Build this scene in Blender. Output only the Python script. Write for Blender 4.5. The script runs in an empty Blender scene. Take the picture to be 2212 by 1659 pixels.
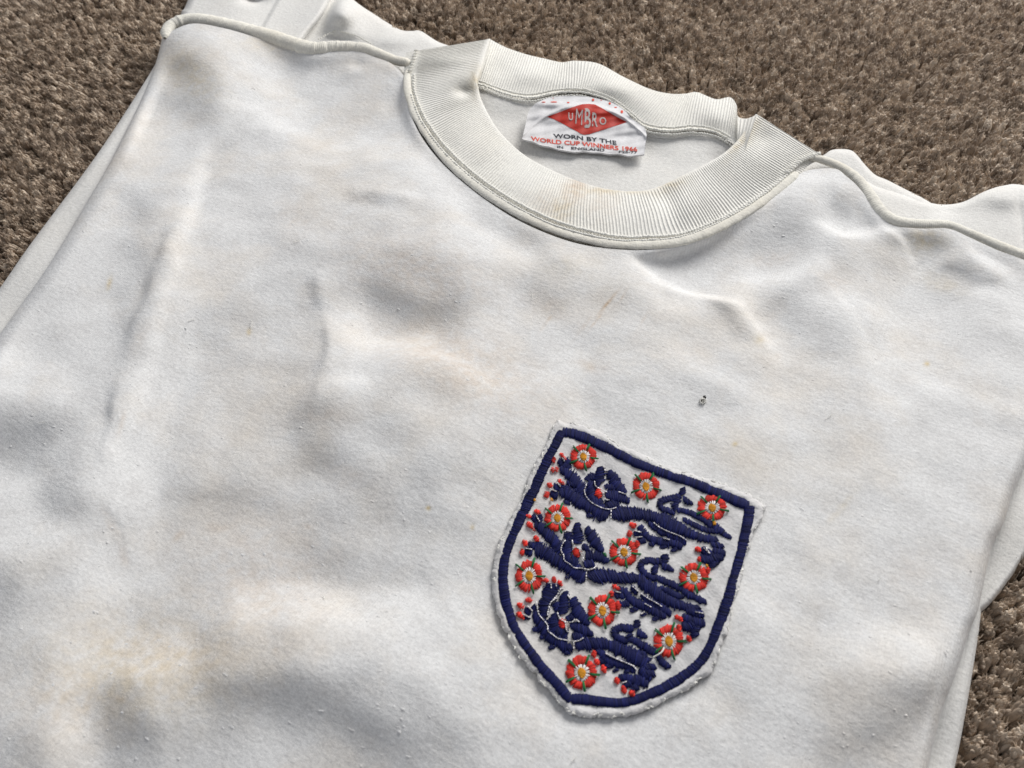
import bpy, math, random
import numpy as np
from mathutils import Vector, Matrix

random.seed(7)
rng = np.random.default_rng(7)
R = math.radians
scene = bpy.context.scene
col = scene.collection

# ------------------------------------------------------------------ camera
CAM_H, PITCH, HFOV = 0.265, 51.0, 61.0
cam_d = bpy.data.cameras.new("camera")
cam = bpy.data.objects.new("camera", cam_d)
col.objects.link(cam)
cam.location = (0, 0, CAM_H)
cam.rotation_euler = (R(90 - PITCH), 0, 0)
cam_d.sensor_width = 36
cam_d.lens = 18 / math.tan(R(HFOV / 2))
cam_d.clip_start, cam_d.clip_end = 0.01, 20
cam_d.dof.use_dof = True
cam_d.dof.focus_distance = 0.345
cam_d.dof.aperture_fstop = 22
scene.camera = cam

# ------------------------------------------------------------------ light: a large window beyond the shirt, up and to the right
LAZ, LEL, LD = R(33), R(33), 1.8
world = bpy.data.worlds.new("World")
scene.world = world
world.use_nodes = True
bg = world.node_tree.nodes["Background"]
bg.inputs[0].default_value = (0.92, 0.93, 0.98, 1)
bg.inputs[1].default_value = 0.23


def area(name, az, el, dist, sx, sy, power, colr, target=(0.05, 0.27, 0)):
    ld = bpy.data.lights.new(name, 'AREA')
    ld.shape = 'RECTANGLE'
    ld.size, ld.size_y = sx, sy
    ld.energy = power
    ld.color = colr
    o = bpy.data.objects.new(name, ld)
    col.objects.link(o)
    t = Vector(target)
    d = Vector((math.sin(az) * math.cos(el), math.cos(az) * math.cos(el), math.sin(el)))
    o.location = t + d * dist
    o.rotation_euler = d.to_track_quat('Z', 'Y').to_euler()
    return o


area("window_light", LAZ, LEL, LD, 1.18, 0.9, 43, (1.0, 0.975, 0.94))
area("second_window_light", R(-95), R(40), 2.4, 1.8, 1.6, 6, (0.84, 0.90, 1.0))

scene.view_settings.view_transform = 'Standard'
scene.view_settings.look = 'None'
scene.view_settings.exposure = 0.0
scene.view_settings.gamma = 1
scene.view_settings.use_curve_mapping = False
scene.cycles.max_bounces = 6
scene.cycles.diffuse_bounces = 4

# ------------------------------------------------------------------ helpers
FPX = 1106 / math.tan(R(HFOV / 2))
CP, SP = math.cos(R(PITCH)), math.sin(R(PITCH))


def U(px, py, z):
    """a point of the photograph (2212 x 1659 frame) laid at height z"""
    px, py, z = np.broadcast_arrays(np.asarray(px, float), np.asarray(py, float), np.asarray(z, float))
    u = (px - 1106) / FPX
    v = -(py - 829.5) / FPX
    dy, dz = CP + v * SP, -SP + v * CP
    t = (z - CAM_H) / dz
    return np.stack([u * t, dy * t, z], -1)


def proj(x, y, z):
    zc = y * CP + (CAM_H - z) * SP
    v = y * SP - (CAM_H - z) * CP
    return 1106 + FPX * x / zc, 829.5 - FPX * v / zc


def sm(x):
    x = np.clip(x, 0, 1)
    return x * x * (3 - 2 * x)


def catmull(pts, n=12):
    p = np.asarray(pts, float)
    if len(p) == 2:
        t = np.linspace(0, 1, n + 1)[:, None]
        return p[0] + (p[1] - p[0]) * t
    q = np.vstack([2 * p[0] - p[1], p, 2 * p[-1] - p[-2]])
    out = []
    t = np.linspace(0, 1, n, endpoint=False)[:, None]
    for i in range(len(p) - 1):
        a, b, c, d = q[i], q[i + 1], q[i + 2], q[i + 3]
        out.append(0.5 * (2 * b + (c - a) * t + (2 * a - 5 * b + 4 * c - d) * t ** 2 + (3 * b - a - 3 * c + d) * t ** 3))
    out.append(p[-1:])
    return np.vstack(out)


def arclen(p):
    return np.concatenate([[0], np.cumsum(np.linalg.norm(np.diff(p[:, :2], axis=0), axis=1))])


def resample(p, n, smooth=True):
    p = np.asarray(p, float)
    if smooth:
        p = catmull(p)
    s = arclen(p)
    t = np.linspace(0, s[-1], n)
    return np.stack([np.interp(t, s, p[:, k]) for k in range(p.shape[1])], -1)


def mesh_np(name, verts, quads, mat, parent=None, smooth=True, mat_idx=None):
    me = bpy.data.meshes.new(name)
    verts = np.asarray(verts, np.float32).reshape(-1, 3)
    quads = np.asarray(quads, np.int32)
    k = quads.shape[1]
    me.vertices.add(len(verts))
    me.vertices.foreach_set("co", verts.ravel())
    me.loops.add(quads.size)
    me.loops.foreach_set("vertex_index", quads.ravel())
    me.polygons.add(len(quads))
    me.polygons.foreach_set("loop_start", np.arange(0, quads.size, k, dtype=np.int32))
    me.update(calc_edges=True)
    me.polygons.foreach_set("use_smooth", np.full(len(quads), smooth))
    mats = mat if isinstance(mat, (list, tuple)) else [mat]
    for m in mats:
        me.materials.append(m)
    if mat_idx is not None:
        me.polygons.foreach_set("material_index", np.asarray(mat_idx, np.int32))
    me.update()
    o = bpy.data.objects.new(name, me)
    col.objects.link(o)
    if parent is not None:
        o.parent = parent
    return o


def grid_quads(n, m, wrap_n=False, wrap_m=False):
    i = np.arange(n if wrap_n else n - 1)
    j = np.arange(m if wrap_m else m - 1)
    I, J = np.meshgrid(i, j, indexing='ij')
    I2, J2 = (I + 1) % n, (J + 1) % m
    return np.stack([I * m + J, I2 * m + J, I2 * m + J2, I * m + J2], -1).reshape(-1, 4)


def coons(B, T, L, Rr, nu, nv):
    """bottom, top run left to right; left, right run bottom to top"""
    B, T = resample(B, nu), resample(T, nu)
    L, Rr = resample(L, nv), resample(Rr, nv)
    u = np.linspace(0, 1, nu)[:, None, None]
    v = np.linspace(0, 1, nv)[None, :, None]
    P = (1 - v) * B[:, None] + v * T[:, None] + (1 - u) * L[None] + u * Rr[None]
    P -= (1 - u) * (1 - v) * B[0] + u * (1 - v) * B[-1] + (1 - u) * v * T[0] + u * v * T[-1]
    return P, u[..., 0], v[..., 0]


# ------------------------------------------------------------------ materials
def new_mat(name):
    m = bpy.data.materials.new(name)
    m.use_nodes = True
    nt = m.node_tree
    b = nt.nodes["Principled BSDF"]
    return m, nt, b


def node(nt, typ, **kw):
    n = nt.nodes.new(typ)
    for k, v in kw.items():
        setattr(n, k, v)
    return n


def simple(name, rgb, rough=0.6, sheen=0.0, var=0.0, spec=0.3):
    m, nt, b = new_mat(name)
    b.inputs["Base Color"].default_value = (*rgb, 1)
    b.inputs["Roughness"].default_value = rough
    b.inputs["Specular IOR Level"].default_value = spec
    b.inputs["Sheen Weight"].default_value = sheen
    if var:
        tc = node(nt, "ShaderNodeTexCoord")
        n = node(nt, "ShaderNodeTexNoise")
        n.inputs["Scale"].default_value = 900
        n.inputs["Detail"].default_value = 3
        nt.links.new(tc.outputs["Object"], n.inputs["Vector"])
        mr = node(nt, "ShaderNodeMapRange")
        mr.inputs[1].default_value, mr.inputs[2].default_value = 0.3, 0.7
        mr.inputs[3].default_value, mr.inputs[4].default_value = 1 - var, 1 + var
        nt.links.new(n.outputs[0], mr.inputs[0])
        mx = node(nt, "ShaderNodeVectorMath", operation='SCALE')
        mx.inputs[0].default_value = rgb
        nt.links.new(mr.outputs[0], mx.inputs["Scale"])
        nt.links.new(mx.outputs[0], b.inputs["Base Color"])
    return m


def thread(name, rgb, rough=0.6, spec=0.15):
    m, nt, b = new_mat(name)
    b.inputs["Roughness"].default_value = rough
    b.inputs["Specular IOR Level"].default_value = spec
    at = node(nt, "ShaderNodeAttribute", attribute_name="tone")
    mx = node(nt, "ShaderNodeVectorMath", operation='SCALE')
    mx.inputs[0].default_value = rgb
    nt.links.new(at.outputs["Fac"], mx.inputs["Scale"])
    nt.links.new(mx.outputs[0], b.inputs["Base Color"])
    return m


def cloth(name, base, stain_col=(0.76, 0.67, 0.555), blotch=0.25, fine=1.0, weave=True, attr=False, pill=1.0):
    m, nt, b = new_mat(name)
    L = nt.links.new
    b.inputs["Roughness"].default_value = 0.95
    b.inputs["Specular IOR Level"].default_value = 0.12
    b.inputs["Sheen Weight"].default_value = 0.12
    b.inputs["Sheen Roughness"].default_value = 0.6
    tc = node(nt, "ShaderNodeTexCoord")
    mp = node(nt, "ShaderNodeMapping")
    mp.inputs["Rotation"].default_value = (0, 0, R(27))
    L(tc.outputs["Object"], mp.inputs["Vector"])
    # faint yellowed / grubby blotches that belong to the old cotton
    n1 = node(nt, "ShaderNodeTexNoise")
    n1.inputs["Scale"].default_value = 26
    n1.inputs["Detail"].default_value = 6
    n1.inputs["Roughness"].default_value = 0.62
    L(mp.outputs[0], n1.inputs["Vector"])
    r1 = node(nt, "ShaderNodeMapRange")
    r1.inputs[1].default_value, r1.inputs[2].default_value = 0.46, 0.74
    r1.inputs[3].default_value, r1.inputs[4].default_value = 0.0, blotch
    L(n1.outputs[0], r1.inputs[0])
    mx = node(nt, "ShaderNodeMix", data_type='RGBA')
    mx.inputs[6].default_value = (*base, 1)
    mx.inputs[7].default_value = (*stain_col, 1)
    L(r1.outputs[0], mx.inputs[0])
    out = mx.outputs[2]
    n5 = node(nt, "ShaderNodeTexNoise")
    n5.inputs["Scale"].default_value = 120
    n5.inputs["Detail"].default_value = 7
    n5.inputs["Roughness"].default_value = 0.7
    L(mp.outputs[0], n5.inputs["Vector"])
    r5 = node(nt, "ShaderNodeMapRange")
    r5.inputs[1].default_value, r5.inputs[2].default_value = 0.45, 0.75
    r5.inputs[3].default_value, r5.inputs[4].default_value = 0.0, min(blotch, 0.30) * 1.1
    L(n5.outputs[0], r5.inputs[0])
    m5 = node(nt, "ShaderNodeMix", data_type='RGBA')
    m5.inputs[7].default_value = (0.50, 0.48, 0.47, 1)
    L(out, m5.inputs[6])
    L(r5.outputs[0], m5.inputs[0])
    out = m5.outputs[2]
    if attr:
        for an, c in (("stain_pink", (0.65, 0.52, 0.40)), ("stain_shade_yellow", (0.70, 0.57, 0.34))):
            at = node(nt, "ShaderNodeAttribute", attribute_name=an)
            n3 = node(nt, "ShaderNodeTexNoise")
            n3.inputs["Scale"].default_value = 260
            n3.inputs["Detail"].default_value = 4
            L(mp.outputs[0], n3.inputs["Vector"])
            r3 = node(nt, "ShaderNodeMapRange")
            r3.inputs[1].default_value, r3.inputs[2].default_value = 0.35, 0.65
            r3.inputs[3].default_value, r3.inputs[4].default_value = 0.35, 1.2
            L(n3.outputs[0], r3.inputs[0])
            mu = node(nt, "ShaderNodeMath", operation='MULTIPLY', use_clamp=True)
            L(at.outputs["Fac"], mu.inputs[0])
            L(r3.outputs[0], mu.inputs[1])
            m2 = node(nt, "ShaderNodeMix", data_type='RGBA')
            m2.inputs[7].default_value = (*c, 1)
            L(mu.outputs[0], m2.inputs[0])
            L(out, m2.inputs[6])
            out = m2.outputs[2]
    # fine speckle of the knit
    n4 = node(nt, "ShaderNodeTexNoise")
    n4.inputs["Scale"].default_value = 1000
    n4.inputs["Detail"].default_value = 2
    L(mp.outputs[0], n4.inputs["Vector"])
    r4 = node(nt, "ShaderNodeMapRange")
    r4.inputs[1].default_value, r4.inputs[2].default_value = 0.3, 0.7
    r4.inputs[3].default_value, r4.inputs[4].default_value = 0.89, 1.05
    L(n4.outputs[0], r4.inputs[0])
    sc = node(nt, "ShaderNodeVectorMath", operation='SCALE')
    L(out, sc.inputs[0])
    L(r4.outputs[0], sc.inputs["Scale"])
    L(sc.outputs[0], b.inputs["Base Color"])
    # relief: knit ribs + slubs
    w = node(nt, "ShaderNodeTexWave", wave_type='BANDS', bands_direction='X')
    w.inputs["Scale"].default_value = 330
    w.inputs["Distortion"].default_value = 1.6
    w.inputs["Detail"].default_value = 2
    w.inputs["Detail Scale"].default_value = 1.5
    L(mp.outputs[0], w.inputs["Vector"])
    mp2 = node(nt, "ShaderNodeMapping")
    mp2.inputs["Scale"].default_value = (0.75, 1.15, 1)
    L(mp.outputs[0], mp2.inputs["Vector"])
    n2 = node(nt, "ShaderNodeTexNoise")
    n2.inputs["Scale"].default_value = 520
    n2.inputs["Detail"].default_value = 5
    n2.inputs["Roughness"].default_value = 0.65
    L(mp2.outputs[0], n2.inputs["Vector"])
    b1 = node(nt, "ShaderNodeBump")
    b1.inputs["Strength"].default_value = 0.22 * fine if weave else 0.0
    b1.inputs["Distance"].default_value = 0.00025
    L(w.outputs[0], b1.inputs["Height"])
    b2 = node(nt, "ShaderNodeBump")
    b2.inputs["Strength"].default_value = 0.62 * pill
    b2.inputs["Distance"].default_value = 0.0005
    L(n2.outputs[0], b2.inputs["Height"])
    L(b1.outputs[0], b2.inputs["Normal"])
    L(b2.outputs[0], b.inputs["Normal"])
    return m


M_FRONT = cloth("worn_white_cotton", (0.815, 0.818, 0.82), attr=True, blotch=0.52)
M_BACK = cloth("white_cotton", (0.80, 0.795, 0.775), blotch=0.16)
M_RIB = cloth("cream_ribbing", (0.89, 0.88, 0.835), blotch=0.10, weave=False, pill=0.5, attr=True)
M_ROLL = cloth("cream_seam_cotton", (0.85, 0.83, 0.755), blotch=0.26, stain_col=(0.66, 0.54, 0.36), weave=False, pill=1.1)
M_STITCH = simple("cream_stitch_cotton", (0.86, 0.85, 0.80), 0.9, 0.1, 0.06)
M_PATCH = cloth("badge_felt", (0.70, 0.695, 0.70), blotch=0.26, weave=False, pill=1.0)
M_FRAY = simple("frayed_cotton", (0.88, 0.87, 0.83), 0.95, 0.1, 0.05)
M_NAVY = thread("navy_thread", (0.0085, 0.0115, 0.075), 0.6, 0.14)
M_RED = thread("red_thread", (0.70, 0.048, 0.036), 0.6)
M_GREEN = thread("green_thread", (0.02, 0.15, 0.05), 0.6)
M_GOLD = thread("gold_thread", (0.70, 0.32, 0.03), 0.6)
M_WHITE = thread("white_thread", (0.80, 0.78, 0.78), 0.75)
M_LABEL = cloth("label_satin", (0.77, 0.77, 0.79), blotch=0.14, weave=False, pill=0.25)
M_LRED = simple("label_red", (0.47, 0.022, 0.010), 0.6, 0.0, 0.15)
M_LINK = simple("label_black_ink", (0.03, 0.033, 0.045), 0.8)
M_LORNG = simple("label_red_ink", (0.75, 0.09, 0.05), 0.8)
M_LGREY = simple("label_pale_thread", (0.50, 0.46, 0.45), 0.8, 0.0, 0.1)

# ------------------------------------------------------------------ the cloth relief of the front panel
GX0, GX1, GY0, GY1, GS = -0.55, 0.60, -0.12, 0.70, 0.00125
gx = np.arange(GX0, GX1, GS)
gy = np.arange(GY0, GY1, GS)
XX, YY = np.meshgrid(gx, gy, indexing='ij')
PXg, PYg = proj(XX, YY, 0.0095)

# folds as the photograph shows them: path, half-width, strength (+ slopes towards the window, - away from it)
FOLDS = [
    ([(369, 140), (416, 167), (456, 197)], 24, -1.3), ([(546, 107), (629, 140)], 14, .5),
    ([(779, 160), (856, 187)], 14, .7), ([(696, 177), (796, 207)], 22, -.65),
    ([(489, 187), (582, 277), (729, 300)], 24, .4), ([(569, 293), (629, 367)], 25, -.25),
    ([(340, 253), (300, 300)], 28, .4), ([(446, 333), (412, 480)], 18, .35), ([(336, 400), (300, 440)], 26, -.4),
    ([(739, 423), (822, 427), (896, 450)], 11, .45), ([(762, 450), (812, 447), (912, 480)], 13, -.4),
    ([(912, 417), (1056, 520), (1140, 580)], 19, .5), ([(1048, 494), (1122, 527)], 14, -.4),
    ([(762, 622), (848, 660), (932, 686), (992, 715)], 26, -1.0), ([(674, 622), (690, 668)], 11, -.6),
    ([(725, 718), (799, 731), (882, 752), (965, 800), (1048, 826)], 22, 1.0),
    ([(738, 838), (788, 855)], 14, .8), ([(762, 797), (820, 810)], 14, -.2), ([(695, 734), (708, 817)], 9, -.4),
    ([(700, 898), (815, 880), (982, 886)], 27, -.65), ([(655, 905), (670, 915)], 20, -.5),
    ([(1148, 734), (1215, 800)], 50, .25), ([(1182, 610), (1182, 640)], 28, -.3),
    ([(1540, 534), (1640, 517), (1740, 517)], 27, -.85), ([(1707, 467), (1690, 490)], 24, -.5),
    ([(1790, 452), (1822, 466)], 13, -.7), ([(1780, 494), (1817, 517), (1874, 517), (1924, 505)], 12, 1.2),
    ([(1607, 604), (1707, 593), (1774, 571)], 15, .7),
    ([(1357, 571), (1440, 614), (1524, 646), (1590, 667), (1627, 704), (1650, 734)], 12, 1.25),
    ([(1648, 664), (1700, 644)], 18, -.9), ([(1707, 684), (1720, 690)], 24, -.7),
    ([(1774, 734), (1840, 784)], 28, -.45), ([(1560, 699), (1607, 736)], 12, -.9),
    ([(1815, 584), (1832, 584)], 20, -.7), ([(1340, 827), (1424, 851), (1524, 897)], 13, -.35),
    ([(1280, 861), (1290, 861)], 20, -.4), ([(1874, 817), (1880, 840)], 50, .2),
    ([(1995, 514), (2012, 537)], 17, -1.3), ([(1968, 550), (1985, 560)], 15, -.6),
    ([(1901, 504), (1948, 528)], 9, 1.0), ([(2075, 537), (2101, 577), (2158, 600)], 12, .8),
    ([(2040, 594), (2080, 606), (2130, 618)], 16, -1.2), ([(2005, 634), (2025, 640)], 25, -.8),
    ([(1975, 690), (1908, 644)], 28, .35), ([(2115, 640), (2140, 640)], 17, .5),
    ([(1975, 794), (2041, 810)], 20, -.25), ([(2141, 844), (2150, 850)], 25, -.25), ([(2168, 887), (2168, 900)], 25, .3),
    ([(1891, 777), (1891, 910)], 24, .25),
    ([(443, 379), (407, 496), (390, 596), (360, 712), (327, 802), (310, 862), (290, 920), (255, 990)], 11, .85),
    ([(363, 529), (333, 629), (300, 729), (277, 796), (262, 862), (255, 905)], 13, -.75),
    ([(300, 420), (300, 440)], 28, -.3), ([(450, 679), (533, 695)], 28, -.2), ([(10, 770), (20, 800)], 34, .8),
    ([(180, 805), (195, 820)], 24, -.35), ([(20, 860), (40, 880)], 30, .4),
    ([(10, 965), (60, 955), (95, 945)], 26, -1.25), ([(210, 933), (150, 988), (50, 1066)], 19, .65),
    ([(255, 905), (262, 930)], 8, -.4), ([(270, 1040), (290, 1046)], 24, .55), ([(150, 1108), (180, 1108)], 20, -.8),
    ([(365, 1073), (500, 1073), (600, 1103)], 20, -.6), ([(600, 888), (700, 903)], 24, -.35),
    ([(675, 988), (775, 1033)], 32, -.75), ([(915, 1070), (935, 1080)], 27, -.6), ([(675, 1183), (750, 1203)], 19, -.45),
    ([(950, 990), (955, 1010)], 28, .4), ([(15, 1270), (35, 1280)], 30, -.6), ([(190, 1295), (195, 1310)], 34, .5),
    ([(150, 1165), (155, 1180)], 24, .4), ([(375, 1323), (450, 1383)], 28, -.45),
    ([(575, 1338), (700, 1343), (850, 1363)], 33, .9), ([(500, 1508), (650, 1513), (800, 1570), (950, 1628)], 35, -1.05),
    ([(262, 1600), (295, 1600)], 36, -1.15), ([(165, 1560), (165, 1590)], 24, .7), ([(350, 1440), (350, 1456)], 30, .3),
    ([(945, 1490), (960, 1505)], 40, .3), ([(1868, 1597), (1929, 1574), (1985, 1536)], 34, -1.15),
    ([(2052, 1430), (2032, 1475)], 15, -.5), ([(1925, 1392), (1990, 1414)], 24, .55), ([(1828, 1465), (1830, 1480)], 38, .35),
    ([(1960, 1331), (1980, 1331)], 24, -.3), ([(1727, 1225), (1727, 1240)], 30, .25), ([(1808, 1060), (1808, 1075)], 24, -.3),
    ([(1727, 1350), (1735, 1356)], 24, -.25), ([(1767, 1510), (1770, 1516)], 22, -.2),
    ([(712, 700), (716, 790), (706, 870)], 9, .35), ([(698, 700), (702, 790), (692, 870)], 9, -.3), ([(230, 1005), (240, 960), (262, 890)], 7, -.4), ([(243, 1005), (252, 960), (274, 890)], 7, .4),
    ([(1425, 618), (1524, 648), (1590, 668), (1640, 716)], 10, .3), ([(1440, 640), (1530, 672), (1585, 696)], 8, -.5), ([(240, 1105), (262, 1160), (270, 1210)], 6, -.5), ([(470, 330), (520, 300), (580, 290)], 7, -.35),
    ([(1895, 505), (1935, 530), (1965, 560)], 7, .8), ([(760, 440), (820, 436), (900, 462)], 7, .6), ([(1790, 640), (1850, 700), (1890, 790)], 8, .3), ([(560, 640), (640, 600), (700, 590)], 9, -.25),
    ([(1700, 1110), (1760, 1180), (1800, 1280)], 9, .25), ([(900, 1240), (960, 1330), (1030, 1400)], 9, -.25),
    ([(1060, 1440), (1100, 1500)], 26, .3), ([(1110, 1590), (1180, 1620)], 30, -.3),
]
NX, NY = XX.shape
wx = 2 * np.pi * np.fft.fftfreq(NX, GS)[:, None]
wy = 2 * np.pi * np.fft.fftfreq(NY, GS)[None]
w2 = wx ** 2 + wy ** 2


def fnoise(lo, hi, amp, seed, ax=1.0):
    g = np.random.default_rng(seed).standard_normal((NX, NY))
    c, s = math.cos(R(-27)), math.sin(R(-27))
    k = np.sqrt(((wx * c + wy * s) * ax) ** 2 + (-wx * s + wy * c) ** 2)
    f = np.exp(-(k * lo / 6.28) ** 2) * (1 - np.exp(-(k * hi / 6.28) ** 2))
    n = np.fft.ifft2(np.fft.fft2(g) * f).real
    return n / n.std() * amp


PXw = PXg + fnoise(0.022, 0.08, 5, 11)
PYw = PYg + fnoise(0.022, 0.08, 5, 12)
AMP = np.clip(1 + fnoise(0.02, 0.06, 0.22, 13), .4, 1.6)
# broad undulation of the panel: brightness wanted at each place, put into its slope
SHADE_LEVELS = [
    (370, 150, 150), (440, 205, 172), (500, 200, 222), (600, 240, 225), (700, 200, 195), (800, 200, 190), (300, 345, 222), (420, 345, 210), (560, 345, 210), (700, 345, 218), (840, 345, 218), (930, 345, 222),
    (200, 483, 220), (300, 483, 205), (410, 483, 222), (500, 483, 212), (600, 483, 208), (700, 483, 208), (800, 460, 198), (900, 483, 205), (1000, 483, 222), (1080, 480, 205),
    (1100, 560, 222), (1250, 560, 220), (1400, 560, 222), (1550, 540, 175), (1700, 530, 172), (1800, 560, 200), (1950, 600, 190), (2050, 600, 158), (2150, 600, 215),
    (200, 620, 218), (320, 620, 200), (400, 620, 222), (500, 620, 212), (650, 620, 195), (750, 620, 190), (850, 650, 165), (950, 650, 172), (1050, 620, 212), (1180, 620, 195), (1300, 640, 205), (1450, 620, 228), (1600, 630, 222),
    (1700, 650, 185), (1800, 650, 208), (1900, 640, 218), (2000, 640, 182), (2100, 640, 205), (2180, 640, 210),
    (30, 760, 228), (120, 740, 215), (220, 740, 212), (300, 740, 180), (370, 740, 222), (500, 700, 195), (600, 740, 195), (680, 740, 180), (760, 735, 230), (900, 760, 235), (1050, 740, 215), (1200, 740, 208), (1350, 740, 205),
    (1500, 740, 212), (1580, 720, 188), (1650, 740, 215), (1750, 740, 188), (1900, 740, 215), (2050, 740, 205), (2180, 740, 205),
    (40, 850, 225), (130, 850, 215), (240, 860, 190), (310, 860, 228), (450, 850, 200), (580, 850, 195), (680, 850, 180), (760, 850, 225), (900, 850, 205), (1050, 840, 225), (1200, 830, 220), (1350, 850, 200), (1500, 880, 200),
    (1650, 850, 210), (1800, 850, 205), (1950, 850, 215), (2100, 850, 205),
    (40, 960, 165), (130, 950, 190), (220, 950, 215), (300, 950, 222), (420, 960, 205), (560, 960, 195), (700, 960, 165), (820, 950, 180), (950, 960, 212), (1080, 940, 210), (1750, 960, 205), (1900, 960, 210), (2050, 960, 205),
    (40, 1070, 215), (150, 1080, 195), (280, 1050, 220), (400, 1070, 190), (520, 1070, 180), (650, 1070, 175), (800, 1080, 180), (930, 1070, 185), (1020, 1080, 205), (1750, 1070, 208), (1900, 1070, 205), (2050, 1070, 205),
    (60, 1180, 220), (170, 1180, 215), (290, 1180, 212), (420, 1170, 190), (560, 1180, 188), (700, 1190, 180), (850, 1180, 190), (1000, 1180, 205), (1700, 1180, 210), (1850, 1180, 208), (2000, 1180, 205), (2120, 1180, 200),
    (30, 1290, 175), (120, 1300, 205), (230, 1300, 220), (350, 1300, 195), (450, 1300, 195), (560, 1320, 225), (700, 1340, 235), (850, 1350, 230), (1000, 1350, 215), (1650, 1300, 215), (1800, 1300, 203), (1950, 1310, 205), (2080, 1300, 195),
    (60, 1420, 200), (200, 1420, 218), (350, 1420, 220), (480, 1420, 190), (600, 1420, 195), (720, 1420, 215), (900, 1420, 222), (1040, 1420, 215), (1600, 1420, 205), (1750, 1430, 205), (1900, 1420, 220), (2000, 1420, 212),
    (60, 1530, 205), (170, 1540, 222), (270, 1560, 165), (400, 1530, 195), (500, 1520, 165), (620, 1520, 160), (760, 1550, 160), (880, 1560, 175), (1000, 1520, 210), (1150, 1560, 215), (1300, 1590, 215), (1500, 1590, 210),
    (1650, 1530, 200), (1800, 1540, 190), (1920, 1560, 155), (2000, 1530, 175),
    (40, 1640, 180), (170, 1620, 215), (280, 1630, 155), (420, 1620, 185), (560, 1610, 190), (700, 1620, 185), (850, 1630, 165), (980, 1640, 180), (1100, 1640, 205), (1300, 1640, 210), (1500, 1640, 205), (1700, 1630, 195), (1850, 1620, 175), (1980, 1620, 185),
    (1350, 1200, 205), (1350, 1400, 205), (-150, 1300, 203), (-150, 1700, 203), (400, 1850, 203), (1100, 1850, 205), (1900, 1850, 200), (2350, 900, 203), (1350, 300, 203)]
num, den = np.full_like(XX, 0.02 * 203), np.full_like(XX, 0.02)
for x, y, l in SHADE_LEVELS:
    sel = (np.abs(PXw - x) < 200) & (np.abs(PYw - y) < 200)
    g = np.exp(-((PXw[sel] - x) ** 2 + (PYw[sel] - y) ** 2) / 52.0 ** 2)
    num[sel] += g * l
    den[sel] += g
bf = (num / den - 202) / 36
bf = np.where(bf < 0, bf * .60, bf)
for pts, w, a in FOLDS:
    w = w * 1.12 + 1
    p = np.asarray(pts, float)
    x0, x1, y0, y1 = p[:, 0].min() - 3 * w, p[:, 0].max() + 3 * w, p[:, 1].min() - 3 * w, p[:, 1].max() + 3 * w
    sel = (PXw > x0) & (PXw < x1) & (PYw > y0) & (PYw < y1)
    qx, qy = PXw[sel], PYw[sel]
    d2 = np.full(qx.shape, 1e9)
    for i in range(len(p) - 1):
        e = p[i + 1] - p[i]
        t = np.clip(((qx - p[i, 0]) * e[0] + (qy - p[i, 1]) * e[1]) / (e @ e), 0, 1)
        d2 = np.minimum(d2, (qx - p[i, 0] - t * e[0]) ** 2 + (qy - p[i, 1] - t * e[1]) ** 2)
    bf[sel] += (a * (.70 if w < 22 else .36)) * AMP[sel] * np.exp(-d2 / (w * w))
KS = 0.60
lx, ly = math.sin(LAZ), math.cos(LAZ)
al = 1j * (lx * wx + ly * wy)
Hh = np.conj(al) * (-KS * np.fft.fft2(bf)) / (np.abs(al) ** 2 + 0.10 * w2 + (2 * np.pi / 0.30) ** 2)


H = np.fft.ifft2(Hh).real
H += fnoise(0.022, 0.06, 0.00022, 1, 1.5) + fnoise(0.0042, 0.010, 0.000012, 2, 1.8)
Z_BASE = 0.0126
H = np.where(H < 0, -0.0080 * np.tanh(-H / 0.0080), 0.012 * np.tanh(H / 0.012))


def sampleH(x, y, A=None):
    A = H if A is None else A
    fx = np.clip((x - GX0) / GS, 0, NX - 1.001)
    fy = np.clip((y - GY0) / GS, 0, NY - 1.001)
    i, j = fx.astype(int), fy.astype(int)
    a, b = fx - i, fy - j
    return A[i, j] * (1 - a) * (1 - b) + A[i + 1, j] * a * (1 - b) + A[i, j + 1] * (1 - a) * b + A[i + 1, j + 1] * a * b


def on_front(px, py, off=0.0, it=4):
    z = np.full(np.broadcast(px, py).shape, Z_BASE)
    for _ in range(it):
        p = U(px, py, z + off)
        z = Z_BASE + sampleH(p[..., 0], p[..., 1])
    return U(px, py, z + off)


# ------------------------------------------------------------------ the shirt
shirt = bpy.data.objects.new("football_shirt", None)
col.objects.link(shirt)
shirt.location = (0, 0, 0)
shirt["label"] = "stained off-white cotton football shirt with ribbed round neck and shield badge, lying on brown carpet"
shirt["category"] = "shirt"

ROLL_L_LO = [(352, 76), (412, 62), (479, 70), (546, 88), (596, 103), (646, 118), (682, 125), (729, 115), (772, 117), (806, 130), (846, 145)]
NECK_OUT = [(866, 160), (870, 190), (874, 220), (886, 258), (912, 305), (952, 354), (1002, 399), (1055, 439), (1113, 475), (1180, 506),
            (1247, 528), (1314, 539), (1394, 542), (1470, 533), (1537, 510), (1604, 475), (1658, 439), (1698, 408), (1725, 385), (1760, 362)]
ROLL_R_LO = [(1800, 368), (1826, 384), (1850, 405), (1872, 432), (1899, 469), (1931, 490), (1988, 496), (2047, 496), (2092, 514), (2152, 541),
             (2211, 562), (2330, 610), (2430, 650)]
ROLL_L_LO = [(x + 2, y - (13 if 360 < x < 900 else 2)) for x, y in ROLL_L_LO]
ROLL_R_LO = [(x + 9, y - 15) for x, y in ROLL_R_LO]
NECK_OUT = [(x + 11 * (1340 - x) / math.hypot(1340 - x, 180 - y), y + 11 * (180 - y) / math.hypot(1340 - x, 180 - y)) for x, y in NECK_OUT]
TOPF = ROLL_L_LO + NECK_OUT + ROLL_R_LO
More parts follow.
